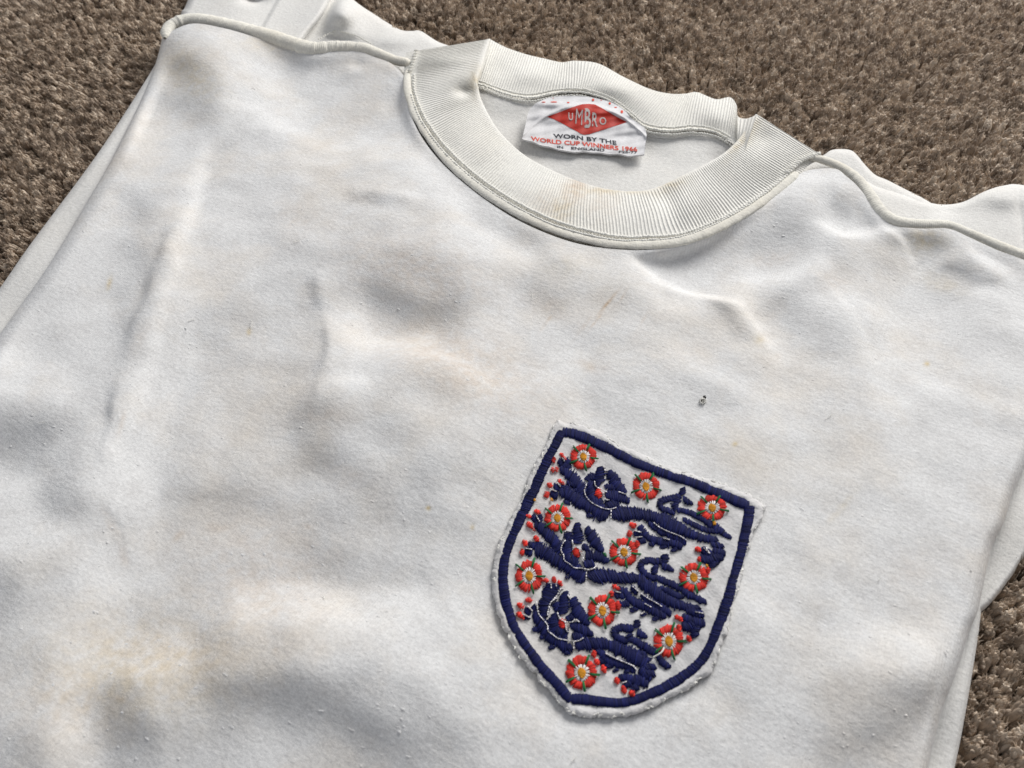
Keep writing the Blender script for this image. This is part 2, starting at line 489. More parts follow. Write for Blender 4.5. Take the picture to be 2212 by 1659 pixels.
LEFT_F = [(-420, 1900), (-250, 1250), (-120, 900), (0, 722), (83, 606), (133, 529), (200, 416), (240, 346), (300, 225), (335, 140), (352, 76)]
RIGHT_F = [(1965, 1900), (2005, 1659), (2038, 1526), (2054, 1485), (2075, 1425), (2095, 1360), (2111, 1323), (2123, 1271), (2143, 1182), (2168, 1129),
           (2188, 1068), (2208, 1020), (2260, 900), (2340, 760), (2430, 650)]
BOT_F = [(-420, 1900), (400, 1900), (1200, 1900), (1965, 1900)]
NU, NV = 860, 560
P, uu, vv = coons(BOT_F, TOPF, LEFT_F, RIGHT_F, NU, NV)
px, py = P[..., 0], P[..., 1]
# distance from the left and right fold edges, so that the cloth turns down there
dl = np.linalg.norm(P - P[:1], axis=-1)
dr = np.linalg.norm(P - P[-1:], axis=-1)
drop = 0.0050 * (1 - np.sqrt(np.clip(1 - (1 - np.clip(dl / 44, 0, 1)) ** 2, 0, 1)))
drop += 0.0060 * (1 - np.sqrt(np.clip(1 - (1 - np.clip(dr / 26, 0, 1)) ** 2, 0, 1)))
edge = np.minimum(sm(dl / 60), sm(dr / 60))
dtop = np.linalg.norm(P - P[:, -1:], axis=-1)
top_is_roll = 1 - sm((P[:, -1:, 0] - 838) / 44) * (1 - sm((P[:, -1:, 0] - 1770) / 44))
climb = 0.0022 * np.exp(-(dtop / 34) ** 2) * top_is_roll
z = np.full(px.shape, Z_BASE)
for _ in range(5):
    w = U(px, py, z)
    z = Z_BASE + sampleH(w[..., 0], w[..., 1]) * (0.25 + 0.75 * edge) * (1 - (0.98 - 0.33 * top_is_roll) * np.exp(-(dtop / 26) ** 2)) - drop + climb + 0.0013 * (1 - top_is_roll) * np.exp(-(dtop / 30) ** 2)
W = U(px, py, z)
q = grid_quads(NU, NV)
# the small hole left of centre in the chest
hx, hy = px - 1518, py - 866
hole = (hx / 3.6) ** 2 + ((hy + 0.4 * hx * np.sin(hx)) / 4.2) ** 2 < 1
hole |= (((px - 1521) / 1.8) ** 2 + ((py - 859) / 6.0) ** 2 < 1)
q = q[~hole.ravel()[q].any(1)]
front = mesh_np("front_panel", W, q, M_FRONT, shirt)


def stains_and_shade(o, px, py, pink, yellow):
    for name, lst in (("stain_pink", pink), ("stain_shade_yellow", yellow)):
        v = np.zeros(px.size)
        fx, fy = px.ravel(), py.ravel()
        for x, y, rx, ry, ang, a in lst:
            c, s = math.cos(R(ang)), math.sin(R(ang))
            dx, dy = fx - x, fy - y
            v = np.maximum(v, min(1, a * (1.45 if name == "stain_pink" else 1.8)) * np.exp(-((dx * c + dy * s) / rx) ** 2 - ((-dx * s + dy * c) / ry) ** 2))
        at = o.data.attributes.new(name, 'FLOAT', 'POINT')
        at.data.foreach_set("value", v.astype(np.float32))


stains_and_shade(front, px, py,
       [(1312, 655, 30, 3.5, -50, .75), (1290, 690, 26, 3, -52, .4), (1185, 690, 30, 4, -55, .3), (1345, 640, 16, 3, -60, .35), (1265, 700, 40, 5, -52, .16), (1390, 690, 22, 3, -60, .16), (1180, 660, 60, 30, 20, .14), (960, 605, 80, 40, 20, .14),
        (900, 780, 120, 40, 20, .17), (1000, 810, 60, 30, 30, .12), (1275, 790, 40, 14, 10, .22), (300, 735, 40, 16, -70, .14), (262, 915, 26, 7, -75, .25),
        (240, 1130, 30, 10, 60, .25), (268, 1200, 26, 10, 80, .20), (385, 1160, 18, 10, -40, .28), (475, 1140, 40, 20, 0, .18), (560, 1170, 40, 18, 10, .18),
        (664, 1137, 16, 8, 30, .28), (740, 1030, 60, 30, 30, .14), (596, 1322, 14, 8, 70, .28), (598, 1405, 22, 12, 70, .26), (120, 1465, 30, 20, 20, .2),
        (190, 1520, 40, 26, 70, .24), (260, 1508, 40, 12, 10, .3), (500, 1330, 30, 40, 0, .16), (700, 900, 60, 30, 0, .16), (350, 1420, 190, 100, 0, .22), (1010, 790, 190, 80, 25, .28), (160, 1500, 140, 100, 0, .20), (900, 590, 170, 70, 15, .24), (560, 1250, 170, 150, 0, .22),
        (1660, 560, 60, 18, -8, .16), (1800, 610, 36, 30, 0, .14), (640, 480, 40, 60, 0, .12), (235, 330, 40, 26, 0, .12), (1480, 760, 60, 24, 0, .10),
        (1960, 1230, 60, 40, -40, .10), (1680, 770, 18, 8, -40, .12)],
       [(925, 1098, 5, 5, 0, .7), (1020, 1138, 5, 6, 0, .8), (1587, 959, 6, 5, 0, .6), (2002, 786, 6, 6, 0, .45), (538, 716, 5, 7, 0, .5), (236, 612, 5, 14, 15, .45),
        (412, 160, 80, 40, 40, .2), (1995, 518, 50, 26, 0, .28), (300, 1450, 220, 120, 0, .18), (1240, 575, 60, 30, 0, .08), (590, 100, 60, 16, 12, .16),  # shoulder hollows tinted olive here, their shade put into the colour
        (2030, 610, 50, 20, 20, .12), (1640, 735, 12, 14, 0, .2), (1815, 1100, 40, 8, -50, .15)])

# frayed rim of the hole
HV, HQ = [], []


def add_tube(V, Q, pts, r, sides=5, taper=None):
    p = np.asarray(pts, float)
    n = len(p)
    T = np.gradient(p, axis=0)
    T /= np.linalg.norm(T, axis=1)[:, None] + 1e-12
    ref = np.array([0.13, 0.21, 0.97])
    S = np.cross(T, ref)
    S /= np.linalg.norm(S, axis=1)[:, None] + 1e-9
    N = np.cross(S, T)
    rr = np.full(n, r) if taper is None else r * np.asarray(taper)
    a = np.arange(sides) * 2 * np.pi / sides
    ring = p[:, None] + rr[:, None, None] * (np.cos(a)[None, :, None] * S[:, None] + np.sin(a)[None, :, None] * N[:, None])
    base = sum(len(v) for v in V)
    V.append(ring.reshape(-1, 3))
    Q.append(grid_quads(n, sides, wrap_m=True) + base)


for k in range(16):
    a = k / 16 * 6.283 + rng.uniform(-.2, .2)
    r0 = rng.uniform(4.2, 5.6)
    x = 1518 + r0 * math.cos(a)
    y = 866 + r0 * math.sin(a)
    pts = [on_front(np.array(x + t * 5 * math.cos(a + 1.7)), np.array(y + t * 5 * math.sin(a + 1.7)), 0.0003 + 0.0005 * math.sin(t * 3)) for t in np.linspace(-1, 1, 6)]
    add_tube(HV, HQ, pts, 0.00013, 4)
for k in range(9):
    a = rng.uniform(0, 3.14)
    x, y = 1518 + rng.uniform(-4, 4), 865 + rng.uniform(-4, 4)
    pts = [on_front(np.array(x + t * math.cos(a)), np.array(y + t * math.sin(a)), -0.0010) for t in np.linspace(-7, 7, 6)]
    add_tube(HV, HQ, pts, 0.00016, 4)
mesh_np("hole_fray", np.vstack(HV), np.vstack(HQ), M_FRAY, shirt)


mm = 0.001
R_ROLL = [(1738, 338, 1.6 * mm), (1768, 343, 2.2 * mm), (1800, 354, 2.4 * mm), (1832, 372, 2.7 * mm), (1858, 395, 2.9 * mm), (1880, 425, 3.0 * mm), (1904, 458, 3.0 * mm), (1936, 478, 2.9 * mm), (1988, 485, 2.7 * mm),
          (2047, 487, 2.5 * mm), (2092, 504, 2.5 * mm), (2152, 529, 2.6 * mm), (2211, 552, 2.6 * mm), (2330, 600, 2.6 * mm), (2420, 640, 2.6 * mm)]

# worn pills and lint on the knit
prg = np.random.default_rng(77)
n = 1500
qx, qy = prg.uniform(-60, 2190, n), prg.uniform(90, 1690, n)
ok = np.ones(n, bool)
ok &= qx > np.interp(qy, [a[1] for a in LEFT_F[::-1]], [a[0] for a in LEFT_F[::-1]]) + 30
ok &= qx < np.interp(qy, [a[1] for a in RIGHT_F[::-1]], [a[0] for a in RIGHT_F[::-1]]) - 30
ok &= ~((qx > 1040) & (qx < 1680) & (qy > 880) & (qy < 1570))
ok &= qy > np.interp(qx, [a[0] for a in TOPF], [a[1] for a in TOPF]) + 22
qx, qy = qx[ok], qy[ok]
c0 = on_front(qx, qy, -0.00005)
n = len(qx)
sz = prg.uniform(0.00022, 0.00052, n)
an = np.arange(7) * 2 * np.pi / 7
rr = np.array([1.0, .85, .5, .05])
hh = np.array([0, .13, .21, .23])
st_ = prg.uniform(1, 2.2, n)
dx = sz[:, None, None] * rr[None, :, None] * np.cos(an) * st_[:, None, None] * prg.uniform(.8, 1.2, (n, 1, 7))
dy = sz[:, None, None] * rr[None, :, None] * np.sin(an) * prg.uniform(.8, 1.2, (n, 1, 7))
dz = sz[:, None, None] * (hh[None, :, None] * prg.uniform(.7, 1.1, (n, 1, 1))) + 0 * dx
cth = R(-27) + prg.normal(0, .4, n)[:, None, None]
V = c0[:, None, None, :] + np.stack([dx * np.cos(cth) - dy * np.sin(cth), dx * np.sin(cth) + dy * np.cos(cth), dz], -1)
g = grid_quads(4, 7, wrap_m=True)
pl_ = mesh_np("pilling", V, (np.arange(n)[:, None, None] * 28 + g[None]).reshape(-1, 4), M_FRONT, shirt)
pl_["kind"] = "stuff"
V, Q = [], []
for x, y, a, l in ((543, 700, 1.9, 16), (415, 690, .6, 12), (90, 912, .3, 10), (1150, 640, 2.2, 14), (1790, 900, .9, 14), (700, 1290, 2.6, 14), (1240, 1640, 1.2, 12), (640, 520, .4, 12), (1900, 1250, 2.0, 12)):
    t = np.linspace(-.5, .5, 9)
    V_ = on_front(x + l * t * math.cos(a) + 3 * np.sin(t * 5), y - l * t * math.sin(a), 0.0005)
    add_tube(V, Q, V_, 0.00011, 4)
lint = mesh_np("lint", np.vstack(V), np.vstack(Q), M_FRAY, shirt)
lint["kind"] = "stuff"

# ------------------------------------------------------------------ layers under the front
def waves(x, y, amp, fx, fy, ph=0):
    return amp * np.sin(x * fx + y * fy + ph)


BACK_TOP = [(352, 90), (430, 70), (520, 60), (600, 40), (660, 0), (720, -50), (762, -2), (812, 33), (862, 63), (890, 67), (909, 67), (946, 90), (982, 103), (1010, 120),
            (1024, 160), (1031, 178), (1069, 196), (1113, 209), (1150, 212), (1202, 203), (1269, 206), (1314, 220), (1359, 249), (1394, 277), (1448, 285), (1493, 281),
            (1537, 286), (1582, 306), (1640, 322), (1720, 345), (1770, 339), (1794, 325), (1815, 322), (1839, 325), (1854, 338), (1866, 353), (1890, 377), (1919, 390), (1958, 410),
            (1997, 430), (2060, 470), (2150, 540)]
BACK_LEFT = [(-520, 1900), (-330, 1150), (-150, 830), (0, 622), (67, 526), (213, 329), (329, 150), (345, 110), (352, 90)]
BACK_RIGHT = [(2010, 1900), (2062, 1659), (2083, 1554), (2107, 1412), (2119, 1323), (2130, 1200), (2140, 900), (2150, 540)]
P, u, v = coons([(-520, 1900), (700, 1900), (2010, 1900)], BACK_TOP, BACK_LEFT, BACK_RIGHT, 620, 300)
px, py = P[..., 0], P[..., 1]
ins = np.exp(-((px - 1350) / 330) ** 2 - ((py - 300) / 130) ** 2)
z = 0.0042 + 0.0009 * np.sin(px / 61) * np.sin(py / 43 + px / 190) + 0.0030 * sm((v - 0.965) / 0.035) * (px > 1000) * (px < 1660)
z += 0.0016 * np.exp(-((px - 1300) / 60) ** 2 - ((py - 345) / 26) ** 2) + 0.0012 * np.exp(-((px - 1490) / 70) ** 2 - ((py - 330) / 22) ** 2)
z += 0.0026 * (px < 420) * sm((420 - px) / 120)
# left shoulder of the back: a gentle swell and the armhole seam dip
z += 0.0030 * np.exp(-((px - 850) / 60) ** 2 - ((py - 85) / 22) ** 2) + 0.0026 * np.exp(-((px - 745) / 42) ** 2 - ((py - 25) / 40) ** 2)
z += 0.0078 / (1 + np.exp(-np.clip((px - (722 - 0.66 * (py - 13))) / 4.0, -40, 40))) * np.exp(-((px - 735) / 40) ** 2 - ((py - 25) / 34) ** 2)  # steep swell added to throw a shadow beside the sleeve flap
z -= 0.0022 * np.exp(-((px - 742) / 40) ** 2 - ((py - 86 - 0.14 * (px - 742)) / 9) ** 2)
dl = np.linalg.norm(P - P[:1], axis=-1)
dr = np.linalg.norm(P - P[-1:], axis=-1)
dt = np.linalg.norm(P - P[:, -1:], axis=-1)
for dd, wd in ((dl, 20), (dr, 16), (dt, 12)):
    z -= 0.0030 * (1 - np.sqrt(np.clip(1 - (1 - np.clip(dd / wd, 0, 1)) ** 2, 0, 1))) * np.where(dd is dt, ~((px > 1000) & (px < 1660)), 1)
lf = np.interp(py, [a[1] for a in LEFT_F[::-1]], [a[0] for a in LEFT_F[::-1]])
rf = np.interp(py, [a[1] for a in RIGHT_F[::-1]], [a[0] for a in RIGHT_F[::-1]])
tf = np.interp(px, [a[0] for a in TOPF], [a[1] for a in TOPF])
under = sm((px - lf - 6) / 40) * sm((rf - 6 - px) / 40) * sm((py - tf - 2) / 30)
z = z * (1 - under) + 0.0012 * under
mesh_np("back_panel", U(px, py, z), grid_quads(*px.shape), M_BACK, shirt)


def patch(name, B, T, L, Rr, nu, nv, zf, mat=M_BACK, wd=14, fall=0.004):
    P, u, v = coons(B, T, L, Rr, nu, nv)
    px, py = P[..., 0], P[..., 1]
    z = zf(px, py, u, v)
    for edge_p in (P[:1], P[-1:], P[:, :1], P[:, -1:]):
        dd = np.linalg.norm(P - edge_p, axis=-1)
        z = z - fall * (1 - np.sqrt(np.clip(1 - (1 - np.clip(dd / wd, 0, 1)) ** 2, 0, 1)))
    return mesh_np(name, U(px, py, z), grid_quads(*px.shape), mat, shirt)


# sleeve folded back past the left shoulder
def z_sl(px, py, u, v):
    z = 0.0105 + 0.0012 * np.sin(px / 37 + py / 60)
    z -= 0.0040 * np.exp(-((px - 548) / 26) ** 2 - ((py - 2) / 10) ** 2)
    d = (px - 584) + 0.55 * (py - 30)
    z += 0.0016 * sm(d / 12 + .5)
    return z


patch("sleeve", [(384, 75), (470, 90), (570, 105), (640, 110)], [(470, -170), (600, -180), (780, -190)],
      [(384, 75), (392, 27), (406, 0), (470, -170)], [(640, 110), (668, 70), (690, 43), (709, 12), (740, -60), (780, -190)], 160, 140, z_sl, fall=0.0075, wd=16)


def z_sr(px, py, u, v):
    z = 0.0072 + 0.0010 * np.sin(px / 45) * np.cos(py / 50)
    z += 0.0030 * np.exp(-((px - 2170) / 50) ** 2 - ((py - 425) / 26) ** 2)
    z -= 0.0022 * np.exp(-((px - 2040) / 34) ** 2 - ((py - 452) / 16) ** 2)
    yr = np.interp(px, [a[0] for a in R_ROLL], [a[1] for a in R_ROLL])
    z -= 0.0042 * sm((py - yr + 4) / 18)
    d = (px - 2204) - 0.1 * (py - 470)
    z -= 0.0012 * np.exp(-(d / 8) ** 2)
    return z


patch("sleeve", [(1960, 1340), (2080, 1331), (2123, 1319), (2172, 1263), (2212, 1202), (2330, 1000), (2520, 800)],
      [(1870, 386), (1893, 402), (1943, 417), (1988, 433), (2027, 441), (2056, 441), (2086, 434), (2128, 413), (2167, 401), (2211, 400), (2330, 430), (2450, 480), (2520, 520)],
      [(1960, 1340), (1900, 900), (1870, 386)], [(2520, 800), (2520, 640), (2520, 520)], 220, 220, z_sr, fall=0.0040)


# ------------------------------------------------------------------ seams and collar
def sweep(name, line, mat, zc, flat=0.8, sides=20, n=None, lump=0.0, rib=0.0, ribn=0, seed=0, caps=True, soft=0.0):
    """line: (px, py, radius in metres); a soft rolled seam"""
    c = catmull(line, 14)
    s = arclen(c)
    n = n or int(s[-1] / 2)
    c = resample(line, n)
    g = np.random.default_rng(seed)
    zz = zc(c[:, 0], c[:, 1]) if callable(zc) else np.full(n, zc)
    p = U(c[:, 0], c[:, 1], zz)
    r = c[:, 2] * (1 + lump * np.interp(np.arange(n), np.linspace(0, n, n // 9 + 2), g.standard_normal(n // 9 + 2)))
    e = np.minimum(np.arange(n), np.arange(n)[::-1]) / 16.0
    r = r * np.sqrt(np.clip(1 - (1 - np.clip(e, 0.05, 1)) ** 2, 0.05, 1))
    if rib:
        r = r * (1 + rib * np.cos(np.arange(n) / n * 2 * np.pi * ribn))
    T = np.gradient(p, axis=0)
    T /= np.linalg.norm(T, axis=1)[:, None]
    S = np.cross(T, [0, 0, 1.0])
    S /= np.linalg.norm(S, axis=1)[:, None]
    a = np.arange(sides) * 2 * np.pi / sides
    ring = p[:, None] + r[:, None, None] * (np.cos(a)[None, :, None] * S[:, None] + flat * np.sin(a)[None, :, None] * np.array([0, 0, 1.0]))
    return mesh_np(name, ring, grid_quads(n, sides, wrap_m=True), mat, shirt), p, T, S


mm = 0.001
L_ROLL = [(356, 82, 2.4 * mm), (361, 66, 3.4 * mm), (375, 53, 4.0 * mm), (412, 44, 4.55 * mm), (462, 50, 4.69 * mm), (529, 66, 4.81 * mm), (579, 79, 4.81 * mm), (629, 95, 4.81 * mm), (676, 107, 4.81 * mm),
          (729, 103, 4.31 * mm), (784, 106, 3.82 * mm), (818, 117, 3.32 * mm), (852, 130, 2.96 * mm), (886, 136, 2.71 * mm)]
sweep("shoulder_seam", L_ROLL, M_ROLL, 0.0138, 0.75, n=900, lump=0.035, rib=0.022, ribn=150, seed=3)
sweep("shoulder_seam", R_ROLL, M_ROLL, 0.0140, 0.72, n=900, lump=0.025, rib=0.02, ribn=170, seed=4)

SEAM = [(899, 110), (894, 138), (893, 163), (894, 198), (912, 247), (944, 296), (979, 336), (1024, 376), (1073, 412), (1135, 448), (1202, 479), (1269, 499), (1336, 512),
        (1403, 512), (1470, 506), (1537, 483), (1604, 448), (1662, 408), (1702, 376), (1735, 345), (1769, 332)]
PAIRS = [((899, 110), (1055, 84), 13), ((895, 138), (1046, 112), 13.5), ((893, 163), (1036, 146), 14), ((894, 198), (1028, 172), 14), ((912, 247), (1033, 204), 12),
         ((944, 296), (1047, 236), 11), ((979, 336), (1069, 274), 10.5), ((1024, 376), (1100, 309), 10.5), ((1073, 412), (1138, 340), 11), ((1135, 448), (1182, 364), 12.2),
         ((1202, 479), (1226, 384), 12), ((1269, 499), (1270, 399), 12), ((1336, 512), (1322, 411), 12), ((1403, 512), (1378, 414), 12.4), ((1470, 506), (1425, 404), 13),
         ((1537, 483), (1475, 380), 13.6), ((1604, 448), (1522, 357), 14), ((1662, 408), (1562, 334), 14.6), ((1702, 376), (1592, 308), 15.4), ((1735, 345), (1616, 278), 16.6), ((1769, 332), (1635, 247), 17.5)]
pr = np.array([[*a, *b, zz] for a, b, zz in PAIRS], float)
NR = 2200
prc = catmull(pr, 40)
mid = U((prc[:, 0] + prc[:, 2]) / 2, (prc[:, 1] + prc[:, 3]) / 2, 0.011)
s = np.concatenate([[0], np.cumsum(np.linalg.norm(np.diff(mid, axis=0), axis=1))])
RIBN = s[-1] / 0.00148
t = np.linspace(0, s[-1], NR)
prr = np.stack([np.interp(t, s, prc[:, k]) for k in range(5)], -1)
MV = 40
vv = np.linspace(-0.14, 1, MV)[None, :]
A, Bq = prr[:, None, 0:2], prr[:, None, 2:4]
pp = A + (Bq - A) * vv[..., None]
px, py = pp[..., 0], pp[..., 1]
z = 0.0140 + (0.30 * (prr[:, None, 4] * mm - 0.012)) * np.clip(vv, 0, 1) ** 1.3
z = z + 0.0010 * np.sin(np.pi * np.clip(vv, 0, 1)) - 0.010 * np.clip(-vv, 0, 1)
# soft dents and swellings of the band
for x, y, rx, ry, a in ((1004, 198, 19, 12, -2.0), (1012, 168, 30, 14, .4), (1440, 425, 26, 30, -1.5), (1490, 440, 30, 34, .9), (1395, 460, 40, 40, .5), (1232, 430, 50, 30, .5),
                        (1650, 300, 20, 20, -1.0), (1085, 360, 40, 30, -.5), (960, 130, 50, 14, .8)):
    z = z + a * mm * np.exp(-((px - x) / rx) ** 2 - ((py - y) / ry) ** 2)
wob_ = np.cumsum(np.interp(np.arange(NR), np.linspace(0, NR, 60), rng.normal(0, 0.0045, 60)))
ph = t[:, None] / s[-1] * 2 * np.pi * RIBN + wob_[:, None] * 12 + 0.9 * np.sin(vv * 4 + t[:, None] * 75) + 0.5 * np.sin(vv * 9 - t[:, None] * 130)
ribh = 0.00018 * (1 - np.exp(-((1 - vv) / 0.03) ** 2)) * (0.35 + 0.65 * sm(vv / 0.10))
ribh = ribh * (1 + 0.35 * np.sin(t[:, None] * 90 + vv * 3) * np.sin(t[:, None] * 41))
z = z + ribh * (np.cos(ph) + 0.25 * np.cos(2 * ph))
C = U(px, py, z)
# the free edge turns over and goes under, giving the ribbing its thickness
lip = []
for k in range(1, 6):
    a = k / 5 * np.pi / 2
    e = C[:, -1].copy()
    dirn = C[:, -1] - C[:, -4]
    dirn /= np.linalg.norm(dirn, axis=1)[:, None]
    e += dirn * 0.0011 * np.sin(a) - np.array([0, 0, 1.0]) * 0.0011 * (1 - np.cos(a))
    lip.append(e)
lip.append(lip[-1] - np.array([0, 0, 0.0022]))
C = np.concatenate([C] + [l[:, None] for l in lip], 1)
collar = mesh_np("neckband", C, grid_quads(*C.shape[:2]), M_RIB, shirt)
collar["label"] = "ribbed front half of the neckband with a brown stain"
cpx, cpy = proj(C[..., 0], C[..., 1], C[..., 2])
stains_and_shade(collar, cpx, cpy, [(1245, 405, 26, 40, 25, .45), (1300, 430, 40, 50, 20, .20), (1180, 440, 40, 30, 20, .2)],
       [(1215, 455, 24, 24, 0, .25), (1440, 400, 40, 16, -20, .25), (1030, 175, 14, 30, 0, .25), (1330, 412, 90, 8, 0, .25), (1600, 305, 40, 10, -50, .25)])

# back half of the neckband, seen from inside
BP = [((1030, 173), (1056, 84), 8), ((1050, 181), (1080, 97), 8), ((1069, 189), (1100, 106), 8), ((1113, 202), (1140, 119), 8), ((1150, 205), (1175, 127), 8), ((1202, 195), (1212, 135), 8.5), ((1240, 193), (1243, 132), 9),
      ((1269, 196), (1292, 138), 9), ((1314, 210), (1345, 166), 9), ((1359, 240), (1403, 193), 8.6), ((1394, 268), (1448, 203), 8.4), ((1448, 277), (1480, 203), 8.2), ((1493, 273), (1506, 200), 8.2),
      ((1537, 278), (1546, 215), 8.2), ((1565, 290), (1577, 211), 9), ((1584, 302), (1591, 228), 10), ((1592, 310), (1594, 252), 10.5), ((1600, 314), (1612, 257), 12), ((1612, 318), (1634, 249), 16)]
bp = np.array([[*a, *b, zz] for a, b, zz in BP], float)
bpc = catmull(bp, 30)
mid = U((bpc[:, 0] + bpc[:, 2]) / 2, (bpc[:, 1] + bpc[:, 3]) / 2, 0.008)
s = np.concatenate([[0], np.cumsum(np.linalg.norm(np.diff(mid, axis=0), axis=1))])
t = np.linspace(0, s[-1], 1300)
bpr = np.stack([np.interp(t, s, bpc[:, k]) for k in range(5)], -1)
vv = np.linspace(-0.12, 1, 30)[None, :]
pp = bpr[:, None, 0:2] + (bpr[:, None, 2:4] - bpr[:, None, 0:2]) * vv[..., None]
px, py = pp[..., 0], pp[..., 1]
z = bpr[:, None, 4] * mm + 0.0022 * vv + 0.0012 * np.sin(np.pi * np.clip(vv, 0, 1))
for x, y, rx, ry, a in ((1150, 160, 40, 20, .9), (1240, 160, 40, 20, -.9), (1330, 190, 50, 20, .9), (1470, 240, 40, 30, -.8), (1080, 150, 30, 20, -.7), (1550, 250, 26, 24, .8)):
    z = z + a * mm * np.exp(-((px - x) / rx) ** 2 - ((py - y) / ry) ** 2)
ph = t[:, None] / 0.00148 * 2 * np.pi + 0.5 * np.sin(vv * 4 + t[:, None] * 50)
z = z + 0.00019 * (0.3 + 0.7 * sm(vv / .15)) * (np.cos(ph) + 0.25 * np.cos(2 * ph))
C = U(px, py, z)
lip = []
for k in range(1, 6):
    a = k / 5 * np.pi / 2
    e = C[:, -1].copy()
    dirn = C[:, -1] - C[:, -4]
    dirn[:, 2] = 0
    dirn /= np.linalg.norm(dirn, axis=1)[:, None]
    e += dirn * 0.0012 * np.sin(a) - np.array([0, 0, 1.0]) * 0.0012 * (1 - np.cos(a))
    lip.append(e)
lip.append(lip[-1] - np.array([0, 0, 0.0060]))
C = np.concatenate([C] + [l[:, None] for l in lip], 1)
backband = mesh_np("neckband", C, grid_quads(*C.shape[:2]), M_RIB, shirt)
backband["label"] = "back half of the neckband seen from its inner side"

# soft piping where the front neckband joins the panel
PIPE = [(880, 150), (879, 172), (881, 196), (888, 222), (899, 252), (930, 302), (966, 346), (1013, 389), (1064, 427), (1124, 463), (1191, 494), (1258, 515), (1325, 527), (1399, 529),
        (1470, 521), (1537, 498), (1604, 463), (1660, 425), (1700, 393), (1722, 372)]
pl = [(x, y, (2.25 + 0.2 * math.sin(i)) * mm * (0.75 + 0.35 * min(1, abs(y - 140) / 200))) for i, (x, y) in enumerate(PIPE)]
sweep("neck_seam", pl, M_ROLL, 0.0140, 0.46, n=900, lump=0.06, seed=5, rib=0.01, ribn=180)


# chain stitches
def beads(V, Q, line, z, pitch, lx_, wy_, hz, jitter=0.1, turn=0.0):
    c = catmull(line, 20)
    n = int(arclen(c)[-1] / pitch)
    c = resample(line, n)
    zz = z(c[:, 0], c[:, 1]) if callable(z) else np.full(n, z)
    p = U(c[:, 0], c[:, 1], zz)
    T = np.gradient(p, axis=0)
    T /= np.linalg.norm(T, axis=1)[:, None]
    S = np.cross(T, [0, 0, 1.0])
    ct, st = math.cos(turn), math.sin(turn)
    T, S = T * ct + S * st, S * ct - T * st
    m = 6
    th = np.linspace(0.15, np.pi - 0.15, 5)
    a = np.arange(m) * 2 * np.pi / m
    for i in range(n):
        g = rng.uniform(1 - jitter, 1 + jitter, 3)
        v = (p[i] + rng.normal(0, 0.00008, 3)
             + np.cos(th)[:, None, None] * T[i] * lx_ * g[0]
             + np.sin(th)[:, None, None] * (np.cos(a)[None, :, None] * S[i] * wy_ * g[1] + np.sin(a)[None, :, None] * np.array([0, 0, hz * g[2]])))
        base = sum_len[0]
        V.append(v.reshape(-1, 3))
        Q.append(grid_quads(5, m, wrap_m=True) + base)
        sum_len[0] += 5 * m


sum_len = [0]
V, Q = [], []
beads(V, Q, [(x + 1, y - 1) for x, y in SEAM[2:]], 0.0148, 6.2, .95 * mm, .85 * mm, .7 * mm)
beads(V, Q, [(x - 6, y + 7) for x, y in SEAM[3:-2]], 0.0148, 5.5, .85 * mm, .65 * mm, .6 * mm)
beads(V, Q, [(886, 152), (892, 132), (899, 110)], 0.0152, 5, 1.3 * mm, .55 * mm, .8 * mm, turn=1.25)
beads(V, Q, [(1700, 372), (1718, 356), (1740, 341), (1768, 333)], 0.0152, 5, 1.5 * mm, .55 * mm, .8 * mm, turn=1.25)
st = mesh_np("seam_stitching", np.vstack(V), np.vstack(Q), M_STITCH, shirt)
st["kind"] = "stuff"
sum_len = [0]
V, Q = [], []
BS = [(1033, 176)] + [a for a, b, zz in BP[1:17]]
beads(V, Q, [(x, y + 6) for x, y in BS], 0.0092, 6, .85 * mm, .62 * mm, .7 * mm)
beads(V, Q, [(x - 1, y + 14) for x, y in BS], 0.0084, 6, .85 * mm, .6 * mm, .7 * mm)
beads(V, Q, [(x, y - 1) for x, y in BS], 0.0096, 5, .85 * mm, .6 * mm, .7 * mm)
beads(V, Q, [(689, 84), (708, 74), (729, 67), (769, 77), (800, 94)], 0.0068, 5, .8 * mm, .4 * mm, .5 * mm)
st = mesh_np("seam_stitching", np.vstack(V), np.vstack(Q), M_STITCH, shirt)
st["kind"] = "stuff"
sweep("neck_seam", [(x - 1, y + 21, 0.75 * mm) for x, y in BS], M_BACK, 0.0064, 0.7, n=500, lump=0.05, seed=6)

# ------------------------------------------------------------------ label sewn inside the neck
LS = 1 / 3.4563 * 0.548611


def lab(x, y):
    return 1086.2 + np.asarray(x, float) * 0.158732, 186.5 + np.asarray(y, float) * 0.158732


L_TOP = [(430, 240), (530, 190), (650, 150), (850, 130), (1100, 135), (1300, 165), (1500, 225), (1650, 320), (1750, 430), (1870, 520), (1935, 570)]
L_BOT = [(262, 712), (400, 752), (500, 790), (620, 820), (750, 850), (900, 885), (1100, 888), (1250, 895), (1400, 912), (1600, 922), (1760, 945), (1925, 918)]
L_LEFT = [(262, 712), (300, 560), (350, 350), (430, 240)]
L_RIGHT = [(1925, 918), (1940, 800), (1958, 660), (1935, 570)]


